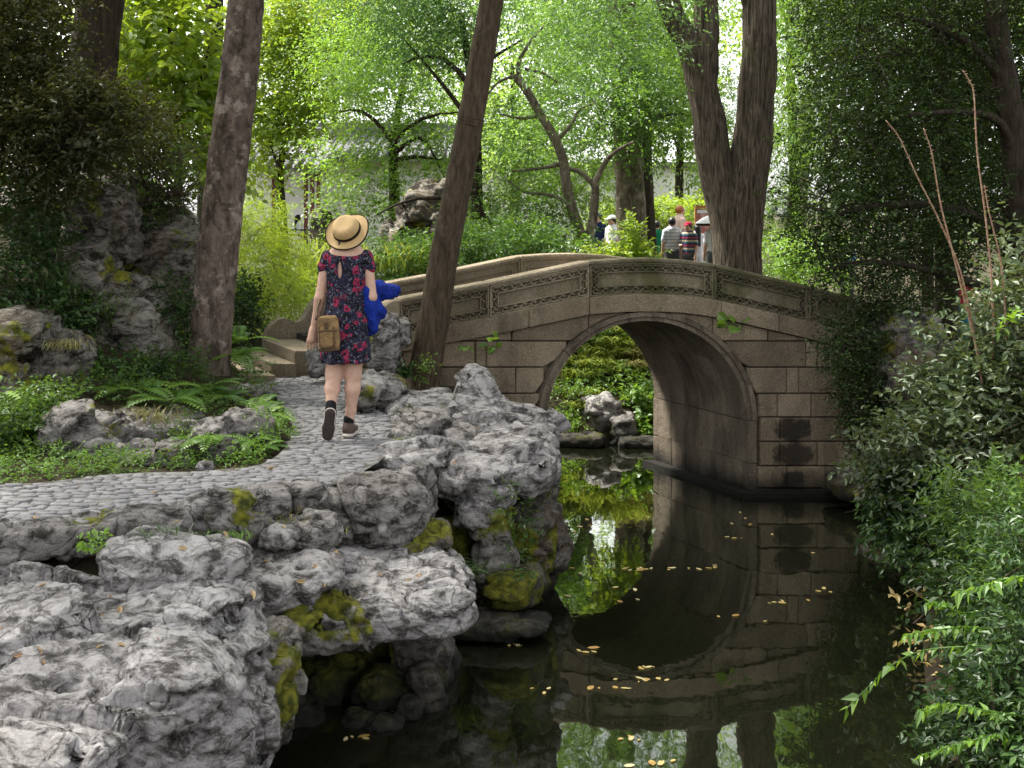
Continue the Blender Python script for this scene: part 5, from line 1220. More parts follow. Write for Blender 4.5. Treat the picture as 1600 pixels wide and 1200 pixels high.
# old scarred pair of trunks
Y4 = 25.0
T4 = tree('scarred_tree', 'old scarred trunk standing beside the crooked tree', 'bark_pale',
     [limb([(990, 450, Y4), (988, 380, Y4), (984, 300, Y4), (980, 200, Y4), (976, 100, Y4), (970, -60, Y4)], .30, .26), limb([(984, 215, Y4-.1), (1005, 195, Y4-.5), (1040, 180, Y4-1), (1068, 178, Y4-1.2)], .06, .02), limb([(1024, 186, Y4-.8), (1045, 165, Y4-1), (1062, 150, Y4-1)], .03, .012)],
     P(988, 440, Y4), tk=dict(seg=36, step=.06, bark=.03, freq=(10, 3), seed=4, flare=.15))
foliage('crown', [blob(960, 120, 24, 110, 90, 1.8), blob(1020, 170, 23.6, 55, 60, 1.2), blob(900, 180, 24, 90, 60, 1.5), blob(940, -30, 25, 200, 90, 2), blob(1000, 230, 24.2, 40, 40, .8, .4)], 3000, .6, 9, .10, .042, M['leaf_mid'], T4, 34, droop=.45)
T4b = tree('grey_trunk_tree', 'grey trunk hidden behind the old scarred trunk', 'bark_dark', [limb([(1012, 450, 27), (1008, 360, 27), (1003, 250, 27), (998, 100, 27)], .25, .2)], P(1010, 430, 27), tk=dict(seg=24, step=.1, bark=.03, freq=(26, 1), seed=6))
foliage('crown', [blob(1040, 100, 27, 60, 90, 1.6), blob(1000, 30, 27, 90, 60, 1.6)], 900, .6, 8, .12, .05, M['leaf_light'], T4b, 35)
# small crooked tree
Y5 = 20.5
T5 = tree('crooked_tree', 'small crooked tree with forking limbs behind the railing', 'bark_pale',
     [limb([(918, 430, Y5), (912, 385, Y5), (898, 340, Y5), (886, 295, Y5), (880, 250, Y5), (866, 215, Y5), (845, 180, Y5), (822, 140, Y5), (803, 118, Y5)], .10, .06),
      limb([(915, 392, Y5), (926, 345, Y5), (930, 300, Y5), (928, 285, Y5)], .085, .06), limb([(928, 290, Y5), (945, 255, Y5), (965, 235, Y5-.2), (990, 222, Y5-.3)], .05, .025), limb([(928, 288, Y5), (905, 268, Y5), (880, 262, Y5)], .045, .03),
      limb([(880, 255, Y5), (850, 262, Y5), (800, 268, Y5)], .04, .018), limb([(893, 320, Y5), (860, 305, Y5), (820, 300, Y5), (790, 280, Y5)], .035, .015), limb([(868, 222, Y5), (892, 195, Y5), (905, 172, Y5), (930, 160, Y5)], .04, .015),
      limb([(812, 125, Y5), (810, 100, Y5), (825, 70, Y5), (850, 40, Y5)], .045, .02), limb([(845, 180, Y5), (815, 185, Y5), (780, 178, Y5)], .035, .015), limb([(806, 118, Y5), (780, 128, Y5), (760, 150, Y5)], .03, .012), limb([(820, 108, Y5), (850, 115, Y5), (875, 132, Y5)], .03, .012)],
     P(918, 420, Y5), tk=dict(seg=14, step=.05, bark=.008, freq=(8, 4), seed=7))
foliage('crown', [blob(870, 75, Y5+.5, 50, 40, 1.0), blob(870, 225, Y5+1.0, 95, 40, 1.0), blob(800, 320, Y5, 75, 50, 1.0), blob(935, 150, Y5-.2, 70, 45, 1.0), blob(780, 215, Y5, 60, 50, .9), blob(865, 330, Y5+.6, 60, 35, .8)], 1000, .5, 8, .075, .030, M['leaf_mid'], T5, 36, droop=.5)
# trunk stub behind the right part of the railing
T6 = tree('shaded_trunk_tree', 'shaded trunk just behind the right railing under the evergreen', 'bark_pale', [limb([(1241, 480, 23.8), (1241, 420, 23.8), (1243, 360, 23.8), (1250, 270, 24.4), (1262, 150, 25)], .27, .14)], P(1241, 460, 23.8), tk=dict(seg=24, step=.06, bark=.02, freq=(20, 1.2), seed=8))
foliage('crown', [blob(1300, 0, 23.8, 110, 90, 1.5)], 700, .5, 8, .10, .045, M['leaf_mid'], T6, 37)
# feathery light trees right of the forked giant
T7 = tree('feathery_tree', 'feathery bright green tree right of the forked giant', 'bark_dark', [limb([(1248, 460, 23), (1242, 300, 23), (1236, 120, 23), (1230, -80, 23)], .12, .06)], P(1248, 440, 23), tk=dict(seg=12, step=.2))
foliage('crown', [blob(1240, 60, 22.5, 60, 80, 1.4), blob(1232, 210, 22.5, 42, 70, 1.2), blob(1226, 330, 22.5, 40, 55, 1.0), blob(1270, -60, 23, 130, 100, 2), blob(1150, 200, 24, 40, 120, 1.2), blob(1215, 390, 21.5, 40, 25, .8), blob(1262, 160, 22.3, 40, 90, 1.0)], 3600, .55, 10, .10, .020, M['leaf_light'], T7, 38, droop=.9, hang=.5)
# background garden trees
bgt = [('maple_tree', 'yellow green maple in front of the pavilion', 'leaf_yellow', 27, [(446, 440), (440, 330), (438, 262), (452, 190)], [(436, 262), (420, 220)], [(430, 110, 27, 70, 95), (500, 40, 27, 100, 70), (470, 190, 26.5, 60, 42), (405, 230, 26.5, 40, 60)], 2100, .10, .075),
       ('elm_tree', 'light green elm drooping over the white hall', 'leaf_light', 24, [(618, 440), (616, 290), (615, 222), (640, 80)], [[(616, 240), (660, 215), (700, 290)], [(615, 226), (588, 190), (560, 172), (530, 175)], [(616, 250), (650, 245), (690, 250)], [(616, 224), (650, 190), (700, 176), (735, 178)], [(617, 330), (650, 322), (700, 318), (745, 330)]], [(600, 150, 24, 90, 55), (560, 90, 24, 80, 55), (690, 190, 23.5, 60, 45), (640, 225, 23.6, 60, 35), (560, 300, 23.5, 50, 55, .8), (690, 300, 23.5, 45, 45, .8), (530, 240, 23.6, 45, 35, .7), (620, 320, 23.2, 50, 45, .7), (500, 300, 23.4, 24, 40, .3)], 2500, .085, .036),
       ('camphor_tree', 'cool green spreading tree above the white hall', 'leaf_cool', 21, [(742, 440), (745, 300), (740, 160), (720, 20)], [[(742, 200), (690, 130), (630, 60)], [(738, 140), (700, 95), (660, 88), (630, 100)], [(735, 120), (770, 90), (820, 60)], [(745, 300), (700, 308), (640, 312), (590, 335)], [(744, 320), (775, 360), (800, 395)]], [(650, 50, 20.5, 80, 60), (720, 10, 21, 80, 60), (610, -20, 21, 110, 50)], 2300, .075, .030),
       ('bright_tree', 'bright sunlit tree between the leaning trunk and the crooked tree', 'leaf_far', 33, [(800, 440), (805, 260), (800, 100)], [(803, 220), (830, 190)], [(800, 170, 33, 60, 60), (830, 250, 32, 80, 55), (880, 60, 33, 80, 70), (930, 290, 32, 60, 30)], 1700, .15, .07),
       ('slim_tree', 'slim tree with pale leaves behind the hedge', 'leaf_far', 38, [(1058, 430), (1062, 260), (1066, 80)], [(1062, 240), (1045, 190)], [(1060, 170, 38, 70, 90), (1040, 60, 38, 100, 70), (1110, 250, 38, 40, 60)], 1400, .16, .07),
       ('pale_tree', 'pale green tree rising over the pavilion roof', 'leaf_far', 39, [(520, 430), (522, 240), (525, 60)], [(522, 150), (560, 110)], [(520, 120, 39, 90, 60), (450, 40, 40, 110, 70), (600, 20, 40, 120, 80), (700, 110, 40, 60, 70)], 2000, .17, .075)]
for j, (nm, lb, mt, Yd, tp, bp, bl, n, ll, lw) in enumerate(bgt):
    r = tree(nm, lb, 'bark_dark', [limb(tp, .13 if Yd < 30 else .18, .05, Yd)]+[limb(b_, .05, .012, Yd-.7) for b_ in (bp if isinstance(bp[0], list) else [bp])], P(tp[0][0], tp[0][1], Yd), tk=dict(seg=10, step=.25, seed=j))
    foliage('crown', [blob(*b[:5], b[3]*Yd/F*.8, b[5] if len(b) > 5 else 1) for b in bl], n, .7, 9, ll, lw, M[mt], r, 50+j, droop=.45)
# upper left: shrubs and dark trunks above the rockery
T8 = tree('dark_trunk_tree', 'thick dark trunk rising behind the rockery', 'bark_dark', [limb([(120, 520, 13.7), (134, 200, 13.7), (150, 60, 13.7), (160, -60, 13.7), (165, -400, 13.7)], .27, .21)], P(120, 500, 13.7), tk=dict(seg=30, step=.06, bark=.028, freq=(24, 1.0), seed=9))
foliage('crown', [blob(160, -420, 15, 260, 140, 2.2)], 700, .6, 8, .11, .05, M['leaf_mid'], T8, 60)
T9 = tree('slim_dark_trunk_tree', 'slim dark trunk behind the lichen covered tree', 'bark_dark', [limb([(322, 420, 20), (326, 240, 20), (334, 40, 20), (338, -300, 20)], .17, .13)], P(322, 420, 20), tk=dict(seg=20, step=.1, bark=.02, freq=(20, 1.0), seed=10))
foliage('crown', [blob(340, -360, 20, 200, 110, 2.2)], 600, .6, 8, .12, .05, M['leaf_mid'], T9, 61)
def shrub(name, label, mat, blobs, n, L, k, ll, lw, seed, stem=None, base=None, cat='shrub', tw=0, twm='twig', **kw):
    c = blobs[0][0]; base = base if base is not None else np.array([c[0], c[1], float(ground_z(np.array([[c[0]]]), np.array([[c[1]]]))[0, 0])])
    root = empty(name, base, label, cat)
    o = foliage('foliage', blobs, n, L, k, ll, lw, M[mat], root, seed, **kw)
    if tw: twigs('twigs', blobs, tw, .5, .006, M[twm], root, seed+1)
    if stem:
        for pts, r0, r1 in stem: part('stem', trunk_mesh('stem', [(pts, np.linspace(r0, r1, len(pts)))], 8, .12, .004), root, M['bark_dark'])
    return root
def stem_px(pts, r0, r1): return ([P(*p) for p in pts], r0, r1)
shrub('broadleaf_shrub', 'vivid yellow green broad leaved tree between the dark trunks', 'leaf_yellow', [blob(265, 80, 15.6, 75, 110, 1.0), blob(300, 190, 15.6, 55, 60, .8), blob(225, 10, 15.8, 70, 60, .9), blob(240, 190, 15.8, 50, 55, .7), blob(330, 260, 15.4, 30, 50, .5)], 900, .45, 7, .13, .07, 70,
      [stem_px([(275, 380, 15.6), (280, 200, 15.6), (262, 20, 15.6)], .05, .02), stem_px([(280, 220, 15.6), (310, 140, 15.5), (330, 60, 15.5)], .03, .01)], cat='tree', shape='oval', hang=.35)
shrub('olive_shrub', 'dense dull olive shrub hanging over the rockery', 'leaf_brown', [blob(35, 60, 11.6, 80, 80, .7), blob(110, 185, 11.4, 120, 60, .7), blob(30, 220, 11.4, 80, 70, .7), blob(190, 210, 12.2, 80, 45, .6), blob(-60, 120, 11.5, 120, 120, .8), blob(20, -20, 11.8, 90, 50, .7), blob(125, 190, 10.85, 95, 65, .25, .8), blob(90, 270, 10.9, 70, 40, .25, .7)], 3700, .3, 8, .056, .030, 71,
      [stem_px([(60, 420, 12), (80, 250, 11.8), (100, 100, 11.6)], .05, .02)], tw=120, shape='oval')
shrub('twiggy_shrub', 'tangle of dry twigs with sparse leaves beside the lichen trunk', 'leaf_shrub', [blob(230, 250, 12.8, 80, 50, .5), blob(270, 300, 12.9, 60, 40, .5)], 420, .35, 7, .045, .022, 72, None, tw=240)
shrub('ivy_mass', 'dark ivy curtain covering the left of the rockery', 'leaf_ivy', [blob(30, 330, 11.3, 60, 60, .5), blob(50, 420, 11.4, 40, 60, .35), blob(5, 450, 11.0, 45, 55, .35), blob(60, 500, 11.0, 60, 40, .4), blob(90, 290, 11.9, 40, 25, .3)], 900, .25, 7, .05, .034, 73, None, cat='ivy', shape='heart', tw=60)
shrub('ivy_trails', 'ivy trails and ferns growing on the rockery blocks', 'leaf_ivy', [blob(110, 520, 11.4, 50, 40, .3), blob(240, 350, 12.8, 30, 30, .3), blob(190, 590, 11.0, 70, 30, .35), blob(270, 500, 12.0, 30, 60, .35), blob(130, 390, 12.0, 25, 25, .2)], 700, .25, 7, .048, .03, 74, None, cat='ivy', shape='heart')
shrub('bamboo_clump', 'bright yellow green bamboo clump between the two near trunks', 'leaf_yellow', [blob(425, 420, 17, 60, 60, .9), blob(400, 350, 17.4, 40, 50, .7), blob(455, 460, 16.4, 45, 35, .6), blob(385, 480, 16, 30, 40, .5), blob(425, 520, 16.8, 50, 40, .6, .4)], 1700, .35, 10, .10, .010, 75, None, cat='bamboo', droop=1.2, hang=.6, tw=60)
shrub('camellia_bush', 'dark green bush behind the lichen covered trunk', 'leaf_ivy', [blob(375, 480, 15.2, 26, 40, .4)], 260, .25, 7, .06, .032, 76, None, shape='oval')
# behind the bridge
shrub('low_hedge', 'mid green hedge directly behind the bridge railing', 'leaf_mid', [blob(800, 380, 18.2, 110, 30, .7), blob(860, 390, 18.0, 60, 18, .6), blob(720, 390, 18.2, 50, 30, .6), blob(640, 400, 18.4, 50, 30, .6), blob(800, 440, 18.2, 110, 40, .6, .6), blob(650, 450, 18.3, 70, 40, .6, .6)], 1850, .3, 8, .065, .03, 77, None, cat='hedge', shape='oval')
shrub('rush_clump', 'long bladed green rushes behind the walker and railing', 'leaf_shrub', [blob(560, 395, 18.6, 60, 30, .6)], 200, .3, 6, .06, .02, 78, None, cat='reeds')
rc = bpy.data.objects['rush_clump']
blades('blades', [P(560+d*14, 425, 18+(d % 3)*.3) for d in range(-6, 11)], 420, .75, .03, M['grass'], rc, 79, .6, .9, jit=.12)
shrub('pale_vine_bush', 'pale lime leaved bush rising above the crown of the bridge', 'leaf_yellow', [blob(972, 398, 16.6, 36, 12, .3), blob(984, 368, 16.6, 10, 22, .15), blob(1004, 399, 16.6, 18, 9, .2), blob(945, 402, 16.6, 26, 8, .25), blob(975, 450, 16.6, 40, 40, .3, .5)], 540, .22, 7, .062, .036, 80, None, shape='heart')
shrub('clipped_hedge', 'bright clipped yellow green hedge behind the visitors', 'leaf_yellow', [blob(1050, 335, 35, 80, 22, 1.2), blob(960, 345, 35.5, 50, 20, 1.0), blob(1120, 330, 35.5, 40, 22, 1.0), blob(1050, 385, 35, 80, 40, 1.0, .5), blob(960, 390, 35.5, 50, 40, 1.0, .5)], 1900, .35, 8, .11, .06, 81, None, cat='hedge')
shrub('back_shrub', 'rounded green shrub at the foot of the forked giant', 'leaf_light', [blob(1215, 400, 20, 40, 25, .6), blob(1290, 400, 20, 50, 30, .8), blob(1250, 455, 20, 80, 40, .7, .5)], 680, .3, 8, .07, .035, 82, None)
shrub('shade_bushes', 'green bushes under the crooked tree limbs', 'leaf_shrub', [blob(850, 360, 20, 60, 30, .6), blob(760, 345, 21, 60, 40, .7), blob(850, 430, 20, 70, 50, .6, .5), blob(760, 430, 21, 60, 50, .7, .5)], 1000, .3, 8, .07, .035, 83, None)
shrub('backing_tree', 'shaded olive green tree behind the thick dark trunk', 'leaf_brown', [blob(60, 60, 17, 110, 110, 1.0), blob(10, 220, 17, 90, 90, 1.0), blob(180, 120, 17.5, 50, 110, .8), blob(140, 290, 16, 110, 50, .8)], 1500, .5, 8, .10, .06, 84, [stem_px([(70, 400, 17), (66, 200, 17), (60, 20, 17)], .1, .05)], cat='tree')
# far wood
fw = []
rng = np.random.default_rng(9)
for x in np.arange(-34, 36, 3.4):
    Yd = rng.uniform(48, 60); hgt = rng.uniform(12, 19); fw.append((np.array([x+rng.normal(0, 1), Yd, hgt*.62]), np.array([rng.uniform(2.4, 3.6), 2.5, hgt*.5]), 1))
    fw.append((np.array([x+rng.normal(0, 1), Yd+8, hgt*1.1]), np.array([3.6, 3, hgt*.5]), 1))
r = foliage('far_wood', fw, 4600, 1.2, 9, .34, .18, M['leaf_far'], None, 90, droop=.25, kind='stuff'); tag(r, 'far wood of light green trees closing off the garden', 'wood')
def on_ground(px, Yd, dz=0):
    x = (px-800)/F*Yd; return np.array([x, Yd, float(ground_z(np.array([[x]]), np.array([[Yd]]))[0, 0])+dz])
def hb(px, py, Yd, n, L, mat, label, seed, w=.016):
    b = [on_ground(px+dx, Yd+dy, .02) for dx in (-22, -10, 0, 10, 22) for dy in (-.12, .12)]; root = empty('grass_tuft', b[0], label, 'grass')
    blades('blades', b, n, L, w, M[mat], root, seed, .75, 1.35, (0, -.7), jit=.06); return root
def gblob(px, Yd, rx, rz, ry):
    c = on_ground(px, Yd, rz*.5); return (c, np.array([rx*Yd/F, ry, rz]), 1)
# ------------------------------------------------------------------ right bank
T10 = tree('evergreen_tree', 'dense dark evergreen tree overhanging the right end of the bridge', 'bark_dark',
     [limb([(1590, 620, 13.4), (1592, 400, 13.4), (1585, 220, 13.4), (1560, 60, 13.4), (1545, -150, 13.4)], .17, .10), limb([(1588, 250, 13.4), (1560, 190, 13.2), (1500, 175, 13.0), (1420, 180, 12.8)], .06, .02),
      limb([(1575, 130, 13.4), (1500, 60, 13.2), (1400, 20, 13)], .07, .02), limb([(1590, 380, 13.4), (1500, 330, 13.2), (1380, 320, 13.0), (1290, 340, 12.8)], .07, .02), limb([(1590, 470, 13.4), (1480, 430, 13), (1380, 410, 12.7), (1290, 420, 12.6)], .05, .015)],
     P(1590, 600, 13.4), tk=dict(seg=18, step=.06, bark=.012, seed=12))
ev = [blob(1360, 60, 13.4, 110, 85, .8), blob(1480, 40, 13.6, 110, 80, .9), blob(1330, 200, 13.2, 95, 80, .7), blob(1440, 200, 13.4, 110, 90, .8), blob(1290, 310, 13.0, 80, 65, .6), blob(1400, 330, 13.2, 110, 80, .7), blob(1520, 330, 13.6, 80, 90, .8),
      blob(1330, 410, 12.8, 85, 45, .5), blob(1440, 420, 13.0, 90, 50, .6), blob(1560, 150, 14, 70, 130, .9, .7), blob(1600, 330, 14, 70, 130, .9), blob(1500, -80, 13.6, 260, 100, 1.2), blob(1290, 380, 12.9, 50, 40, .4)]
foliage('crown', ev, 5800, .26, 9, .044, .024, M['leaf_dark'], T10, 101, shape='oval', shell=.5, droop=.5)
twigs('twigs', ev, 260, .8, .008, M['bark_dark'], T10, 102)
T11 = tree('back_evergreen_tree', 'second dark evergreen filling the shade behind the first', 'bark_dark', [limb([(1480, 560, 15.5), (1478, 300, 15.5), (1470, 0, 15.5)], .15, .1)], P(1480, 540, 15.5), tk=dict(seg=14, step=.1))
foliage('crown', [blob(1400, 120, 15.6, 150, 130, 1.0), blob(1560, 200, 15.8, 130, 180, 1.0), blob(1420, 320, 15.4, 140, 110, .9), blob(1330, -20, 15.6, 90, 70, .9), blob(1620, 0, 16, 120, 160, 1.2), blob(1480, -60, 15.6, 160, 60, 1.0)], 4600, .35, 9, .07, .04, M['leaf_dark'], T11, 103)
shrub('shade_tree_mass', 'shaded green tree closing the view behind both evergreens', 'leaf_shrub', [blob(1400, 60, 20, 150, 120, 1.2), blob(1560, 120, 20.5, 130, 170, 1.2), blob(1450, 250, 20, 150, 120, 1.2), blob(1340, 200, 20.5, 60, 120, 1.0)], 2200, .5, 8, .13, .07, 114, [stem_px([(1450, 480, 20), (1448, 250, 20), (1440, 60, 20)], .1, .05)], cat='tree')
shrub('box_bush', 'small leaved dark bush growing down the side of the abutment', 'leaf_dark', [blob(1335, 540, 12.4, 48, 50, .35), blob(1350, 620, 12.3, 40, 45, .3), blob(1390, 470, 12.4, 50, 30, .35), blob(1375, 680, 12.0, 40, 40, .3)], 1500, .22, 8, .036, .02, 104, [stem_px([(1345, 760, 12.3), (1342, 680, 12.3), (1345, 560, 12.3)], .02, .008)], shape='oval', tw=40)
shrub('silver_leaf_shrub', 'big shrub with silvery oval leaves on the right bank', 'leaf_silver',
      [blob(1510, 625, 9.4, 75, 60, .45), blob(1580, 520, 9.2, 60, 60, .45), blob(1440, 690, 9.6, 60, 45, .4), blob(1540, 690, 9.0, 90, 45, .45), blob(1610, 610, 9.0, 60, 110, .45), blob(1400, 735, 9.8, 42, 30, .3), blob(1600, 430, 9.3, 30, 45, .3), blob(1352, 718, 10.2, 40, 12, .2, .5), blob(1470, 560, 9.5, 30, 26, .25, .6)], 1500, .30, 8, .064, .033, 105,
      [stem_px([(1500, 900, 9.4), (1505, 700, 9.4), (1520, 520, 9.3)], .03, .012), stem_px([(1500, 850, 9.4), (1440, 700, 9.5), (1400, 640, 9.6)], .02, .008)], shape='oval', hang=.1, tw=110)
for (bx_, by_, r_, lb, sd_) in ((4.9, 7.4, .75, 'rounded bush on the right bank behind the vine sprays', 401), (5.2, 9.6, .9, 'broad bush behind the silver leaved shrub', 402), (6.9, 11.5, 1.2, 'bushy shrub at the foot of the dark evergreen', 403), (4.2, 5.4, .7, 'low bush at the near end of the right bank', 404)):
    gz = float(ground_z(np.array([[bx_]]), np.array([[by_]]))[0, 0])
    shrub('bank_bush', lb, 'leaf_shrub', [(np.array([bx_, by_, gz+r_*.6]), np.array([r_, r_, r_*.8]), 1)], 330, .35, 8, .09, .045, sd_, None, base=np.array([bx_, by_, gz]))
# the bare canes of a thorny bush
cb = empty('thorny_canes', P(1530, 620, 9.0), 'tall bare reddish thorny canes above the silver leaved shrub', 'canes')
for pts in ([(1535, 600), (1505, 440), (1470, 350), (1435, 280), (1405, 215), (1384, 188)], [(1530, 560), (1490, 400), (1470, 320), (1456, 240), (1443, 200)], [(1552, 560), (1550, 450), (1540, 340), (1527, 240), (1522, 150), (1514, 125), (1504, 110)], [(1575, 560), (1565, 420), (1545, 330), (1538, 290)]):
    c = catmull([P(p[0], p[1], 9.0) for p in pts], 40); mb = MB(); mb.tube(c, np.linspace(.0075, .003, 40), 6)
    o = part('cane', mb.build('cane', True), cb, M['cane']); mb = MB(); r_ = np.random.default_rng(int(pts[0][0]))
    for i in range(3, 39):
        a = r_.uniform(0, 6.28); d = np.array([math.cos(a), math.sin(a)*.6, .35]); mb.tube([c[i], c[i]+d*.022], [.0025, .0006], 4, False)
    part('thorns', mb.build('th'), o, M['cane'], 'stuff')
foliage('leaves', [blob(1552, 440, 9.0, 16, 60, .15), blob(1535, 370, 9.0, 12, 40, .1)], 34, .18, 4, .04, .022, M['leaf_silver'], cb, 107, shape='oval')
shrub('green_bank_shrub', 'fresh green feathery shrub low on the right bank', 'leaf_shrub', [blob(1545, 775, 8.0, 70, 32, .35), blob(1600, 810, 7.6, 50, 40, .3), blob(1490, 795, 8.4, 36, 26, .3), blob(1585, 900, 7.4, 50, 46, .3)], 480, .22, 9, .06, .022, 108, None, droop=.6)
shrub('ivy_bank', 'dark glossy ground ivy trailing down to the pond', 'leaf_ivy', [blob(1430, 790, 9.6, 60, 50, .4), blob(1475, 860, 8.8, 50, 40, .35), blob(1530, 930, 8.0, 60, 40, .35), blob(1565, 1000, 7.4, 60, 50, .35), blob(1590, 1090, 6.9, 60, 50, .35), blob(1520, 1150, 6.9, 50, 40, .3), blob(1610, 1180, 6.4, 70, 50, .35), blob(1420, 820, 9.8, 26, 36, .3)], 1450, .24, 8, .066, .034, 109, None, cat='ivy', droop=.8, shape='oval', tw=60)
shrub('leafy_bank_shrub', 'mid green leafy shrub at the corner of the right bank', 'leaf_ivy', [blob(1605, 1000, 6.6, 40, 60, .3), blob(1590, 1130, 6.4, 50, 45, .3), blob(1505, 1175, 6.7, 40, 30, .25), blob(1612, 880, 7.0, 30, 50, .3)], 520, .25, 8, .06, .026, 110, None, droop=.7, tw=30)
shrub('dead_leaf_litter', 'brown leaf litter caught under the right bank plants', 'leaf_yellow_fall', [blob(1440, 930, 9.3, 40, 14, .25), blob(1490, 1060, 7.9, 40, 20, .25), blob(1480, 1010, 8.2, 40, 16, .2)], 60, .15, 4, .07, .035, 111, None, cat='leaves')
# pointed leaved vine sprays that reach over the water
vn = empty('trailing_vine', P(1560, 1010, 6.8), 'bright pointed leaved vine sprays reaching over the water', 'vine')
vr = np.random.default_rng(77)
for pts, Yd in (([(1600, 1010), (1530, 1010), (1450, 1015), (1400, 1035), (1360, 1070), (1320, 1110)], 6.6), ([(1560, 985), (1510, 980), (1460, 985), (1418, 992)], 6.9), ([(1540, 955), (1500, 958), (1475, 945), (1452, 942)], 7.2), ([(1600, 900), (1570, 905), (1540, 915), (1500, 925)], 6.6), ([(1600, 1120), (1540, 1110), (1480, 1100), (1440, 1110)], 6.3), ([(1600, 1150), (1550, 1150), (1490, 1165), (1440, 1180)], 6.2)):
    c = catmull([P(p[0], p[1], Yd+vr.normal(0, .03)) for p in pts], 30); mb = MB(); mb.tube(c, np.linspace(.005, .002, 30), 5); o = part('stem', mb.build('vs', True), vn, M['leaf_vine'])
    t_ = norm(np.gradient(c, axis=0)); V, Fc, R = leaves_on(c[2::2], t_[2::2], .03, 2, .075, .038, 0, vr, 'heart', .55, 1.0, .9)
    part('leaves', mesh_np('vl', V, Fc, False, R), o, M['leaf_vine'])
# bright young leaves by the canes
foliage('young_leaves', [blob(1578, 495, 8.7, 18, 14, .1)], 8, .08, 4, .06, .03, M['leaf_vine'], bpy.data.objects['silver_leaf_shrub'], 112, shape='heart')

# ------------------------------------------------------------------ left bank plants
def fern(label, pxs, n, L, pw, seed, mat='leaf_fern', lean=(0, 0, 0), rise=.9, group=None, name='fern', droop=.9):
    b = [P(*p) for p in pxs]; root = empty(name, b[0], label, 'fern', group); rg = np.random.default_rng(seed)
    V, Fc, R = fronds_np(b, n, L, pw, rg, 12, droop, lean, rise); part('fronds', mesh_np('fronds', V, Fc, False, R), root, M[mat]); return root
fern('fresh green ferns at the foot of the lichen covered trunk', [(320, 615, 11.0), (345, 625, 10.8), (300, 630, 10.7)], 34, .42, .10, 201)
fern('feathery fern drooping over the path bend', [(400, 640, 10.2), (415, 650, 10.0), (405, 670, 9.8)], 24, .34, .08, 202, lean=(.4, -.3, 0))
fern('bright fern fronds in front of the bridge scroll', [(372, 535, 12.2), (368, 560, 12.0)], 22, .42, .09, 203, lean=(.3, -.2, .1))
fern('low ferns spilling over the overhanging boulder', [(395, 690, 9.3), (405, 700, 9.2)], 16, .24, .06, 204, lean=(.2, -.5, 0))
fern('yellowing fern over the leaning boulder', [(330, 680, 9.0), (322, 690, 8.9)], 10, .24, .07, 205, 'leaf_vine', lean=(0, -.5, -.1))
fern('long feathery fern on the bank above the jagged rock', [(240, 620, 10.2), (270, 630, 10.0), (215, 610, 10.4)], 26, .40, .09, 206)
fern('shaded ferns below the rockery block', [(180, 600, 10.9), (150, 610, 10.7), (210, 590, 11.1)], 30, .36, .08, 207, 'leaf_shrub')
fern('yellow green sword fern at the far left', [(-10, 620, 9.4), (20, 640, 9.3), (-20, 660, 9.2)], 14, .50, .10, 208, 'leaf_vine', lean=(.6, -.2, 0))
fern('dark fern arching out beside the trunk', [(255, 475, 12.2), (262, 500, 12.1)], 12, .34, .08, 209, 'leaf_shrub', lean=(.5, -.2, .1))
shrub('leafy_weed', 'lush weeds at the far left path edge', 'leaf_shrub', [blob(20, 670, 9.0, 40, 50, .3), blob(70, 640, 9.4, 40, 30, .3), blob(-30, 700, 8.9, 50, 50, .3)], 620, .2, 7, .05, .026, 210, None, cat='weeds', droop=.6)
shrub('edge_weed', 'small weeds in front of the overhanging boulder at the bend', 'leaf_fern', [blob(415, 665, 9.5, 24, 30, .18), blob(410, 705, 9.2, 18, 16, .12), blob(300, 700, 8.9, 20, 20, .12)], 170, .14, 7, .034, .015, 211, None, cat='weeds', droop=.5)
def tuft(label, pxs, n, L, w, seed, mat='grass', spread=.8, curl=1.2, lean=(0, 0), jit=.05, cat='grass'):
    b = [P(*p) for p in pxs]; root = empty('grass_tuft', b[0], label, cat); blades('blades', b, n, L, w, M[mat], root, seed, spread, curl, lean, jit=jit); return root
tuft('green grass tuft growing against the kerb face', [(235, 845, 6.75), (250, 845, 6.75), (262, 848, 6.75)], 110, .16, .007, 220, 'grass_dark', jit=.05)
tuft('small weed tuft below the kerb between two slabs', [(330, 849, 7.0), (342, 848, 7.0), (354, 848, 7.0), (366, 846, 7.03)], 130, .11, .008, 221, 'leaf_fern', jit=.05)
tuft('dry grass on the corner of the path', [(455, 800, 7.6), (440, 815, 7.4)], 70, .10, .006, 222, 'dry_grass', jit=.05)
tuft('green grass below the big smooth boulder', [(508, 835, 7.7), (520, 832, 7.7)], 70, .13, .007, 223, 'grass', jit=.04)
tuft('dark sedge hanging from the foot of the cliff', [(715, 905, 8.55), (700, 890, 8.6), (728, 900, 8.6)], 90, .26, .010, 224, 'grass_dark', 1.0, 1.5, (.3, -.4))
tuft('dry grass on the terrace beside the leaning tree', [(640, 645, 10.8), (660, 640, 10.9), (650, 655, 10.7), (690, 630, 11.2)], 160, .16, .007, 225, 'dry_grass', jit=.10)
tuft('moss coloured grass at the path edge by the boulder', [(625, 692, 9.5), (640, 690, 9.5)], 60, .07, .006, 226, 'grass', jit=.05)
tuft('dry sedge above the jagged rock', [(235, 655, 9.7), (215, 660, 9.7), (255, 660, 9.6)], 150, .24, .007, 227, 'dry_grass', jit=.08)
tuft('long hanging sedge on the shaded rockery', [(90, 440, 11.3), (100, 460, 11.3), (80, 450, 11.2)], 130, .55, .010, 228, 'grass_dark', .7, 1.7, (.3, -.3))
tuft('fringe of dry roots hanging over the streaked rock', [(90, 545, 10.2), (110, 545, 10.2)], 90, .32, .006, 229, 'dry_grass', .5, 1.9, (.1, -.5))
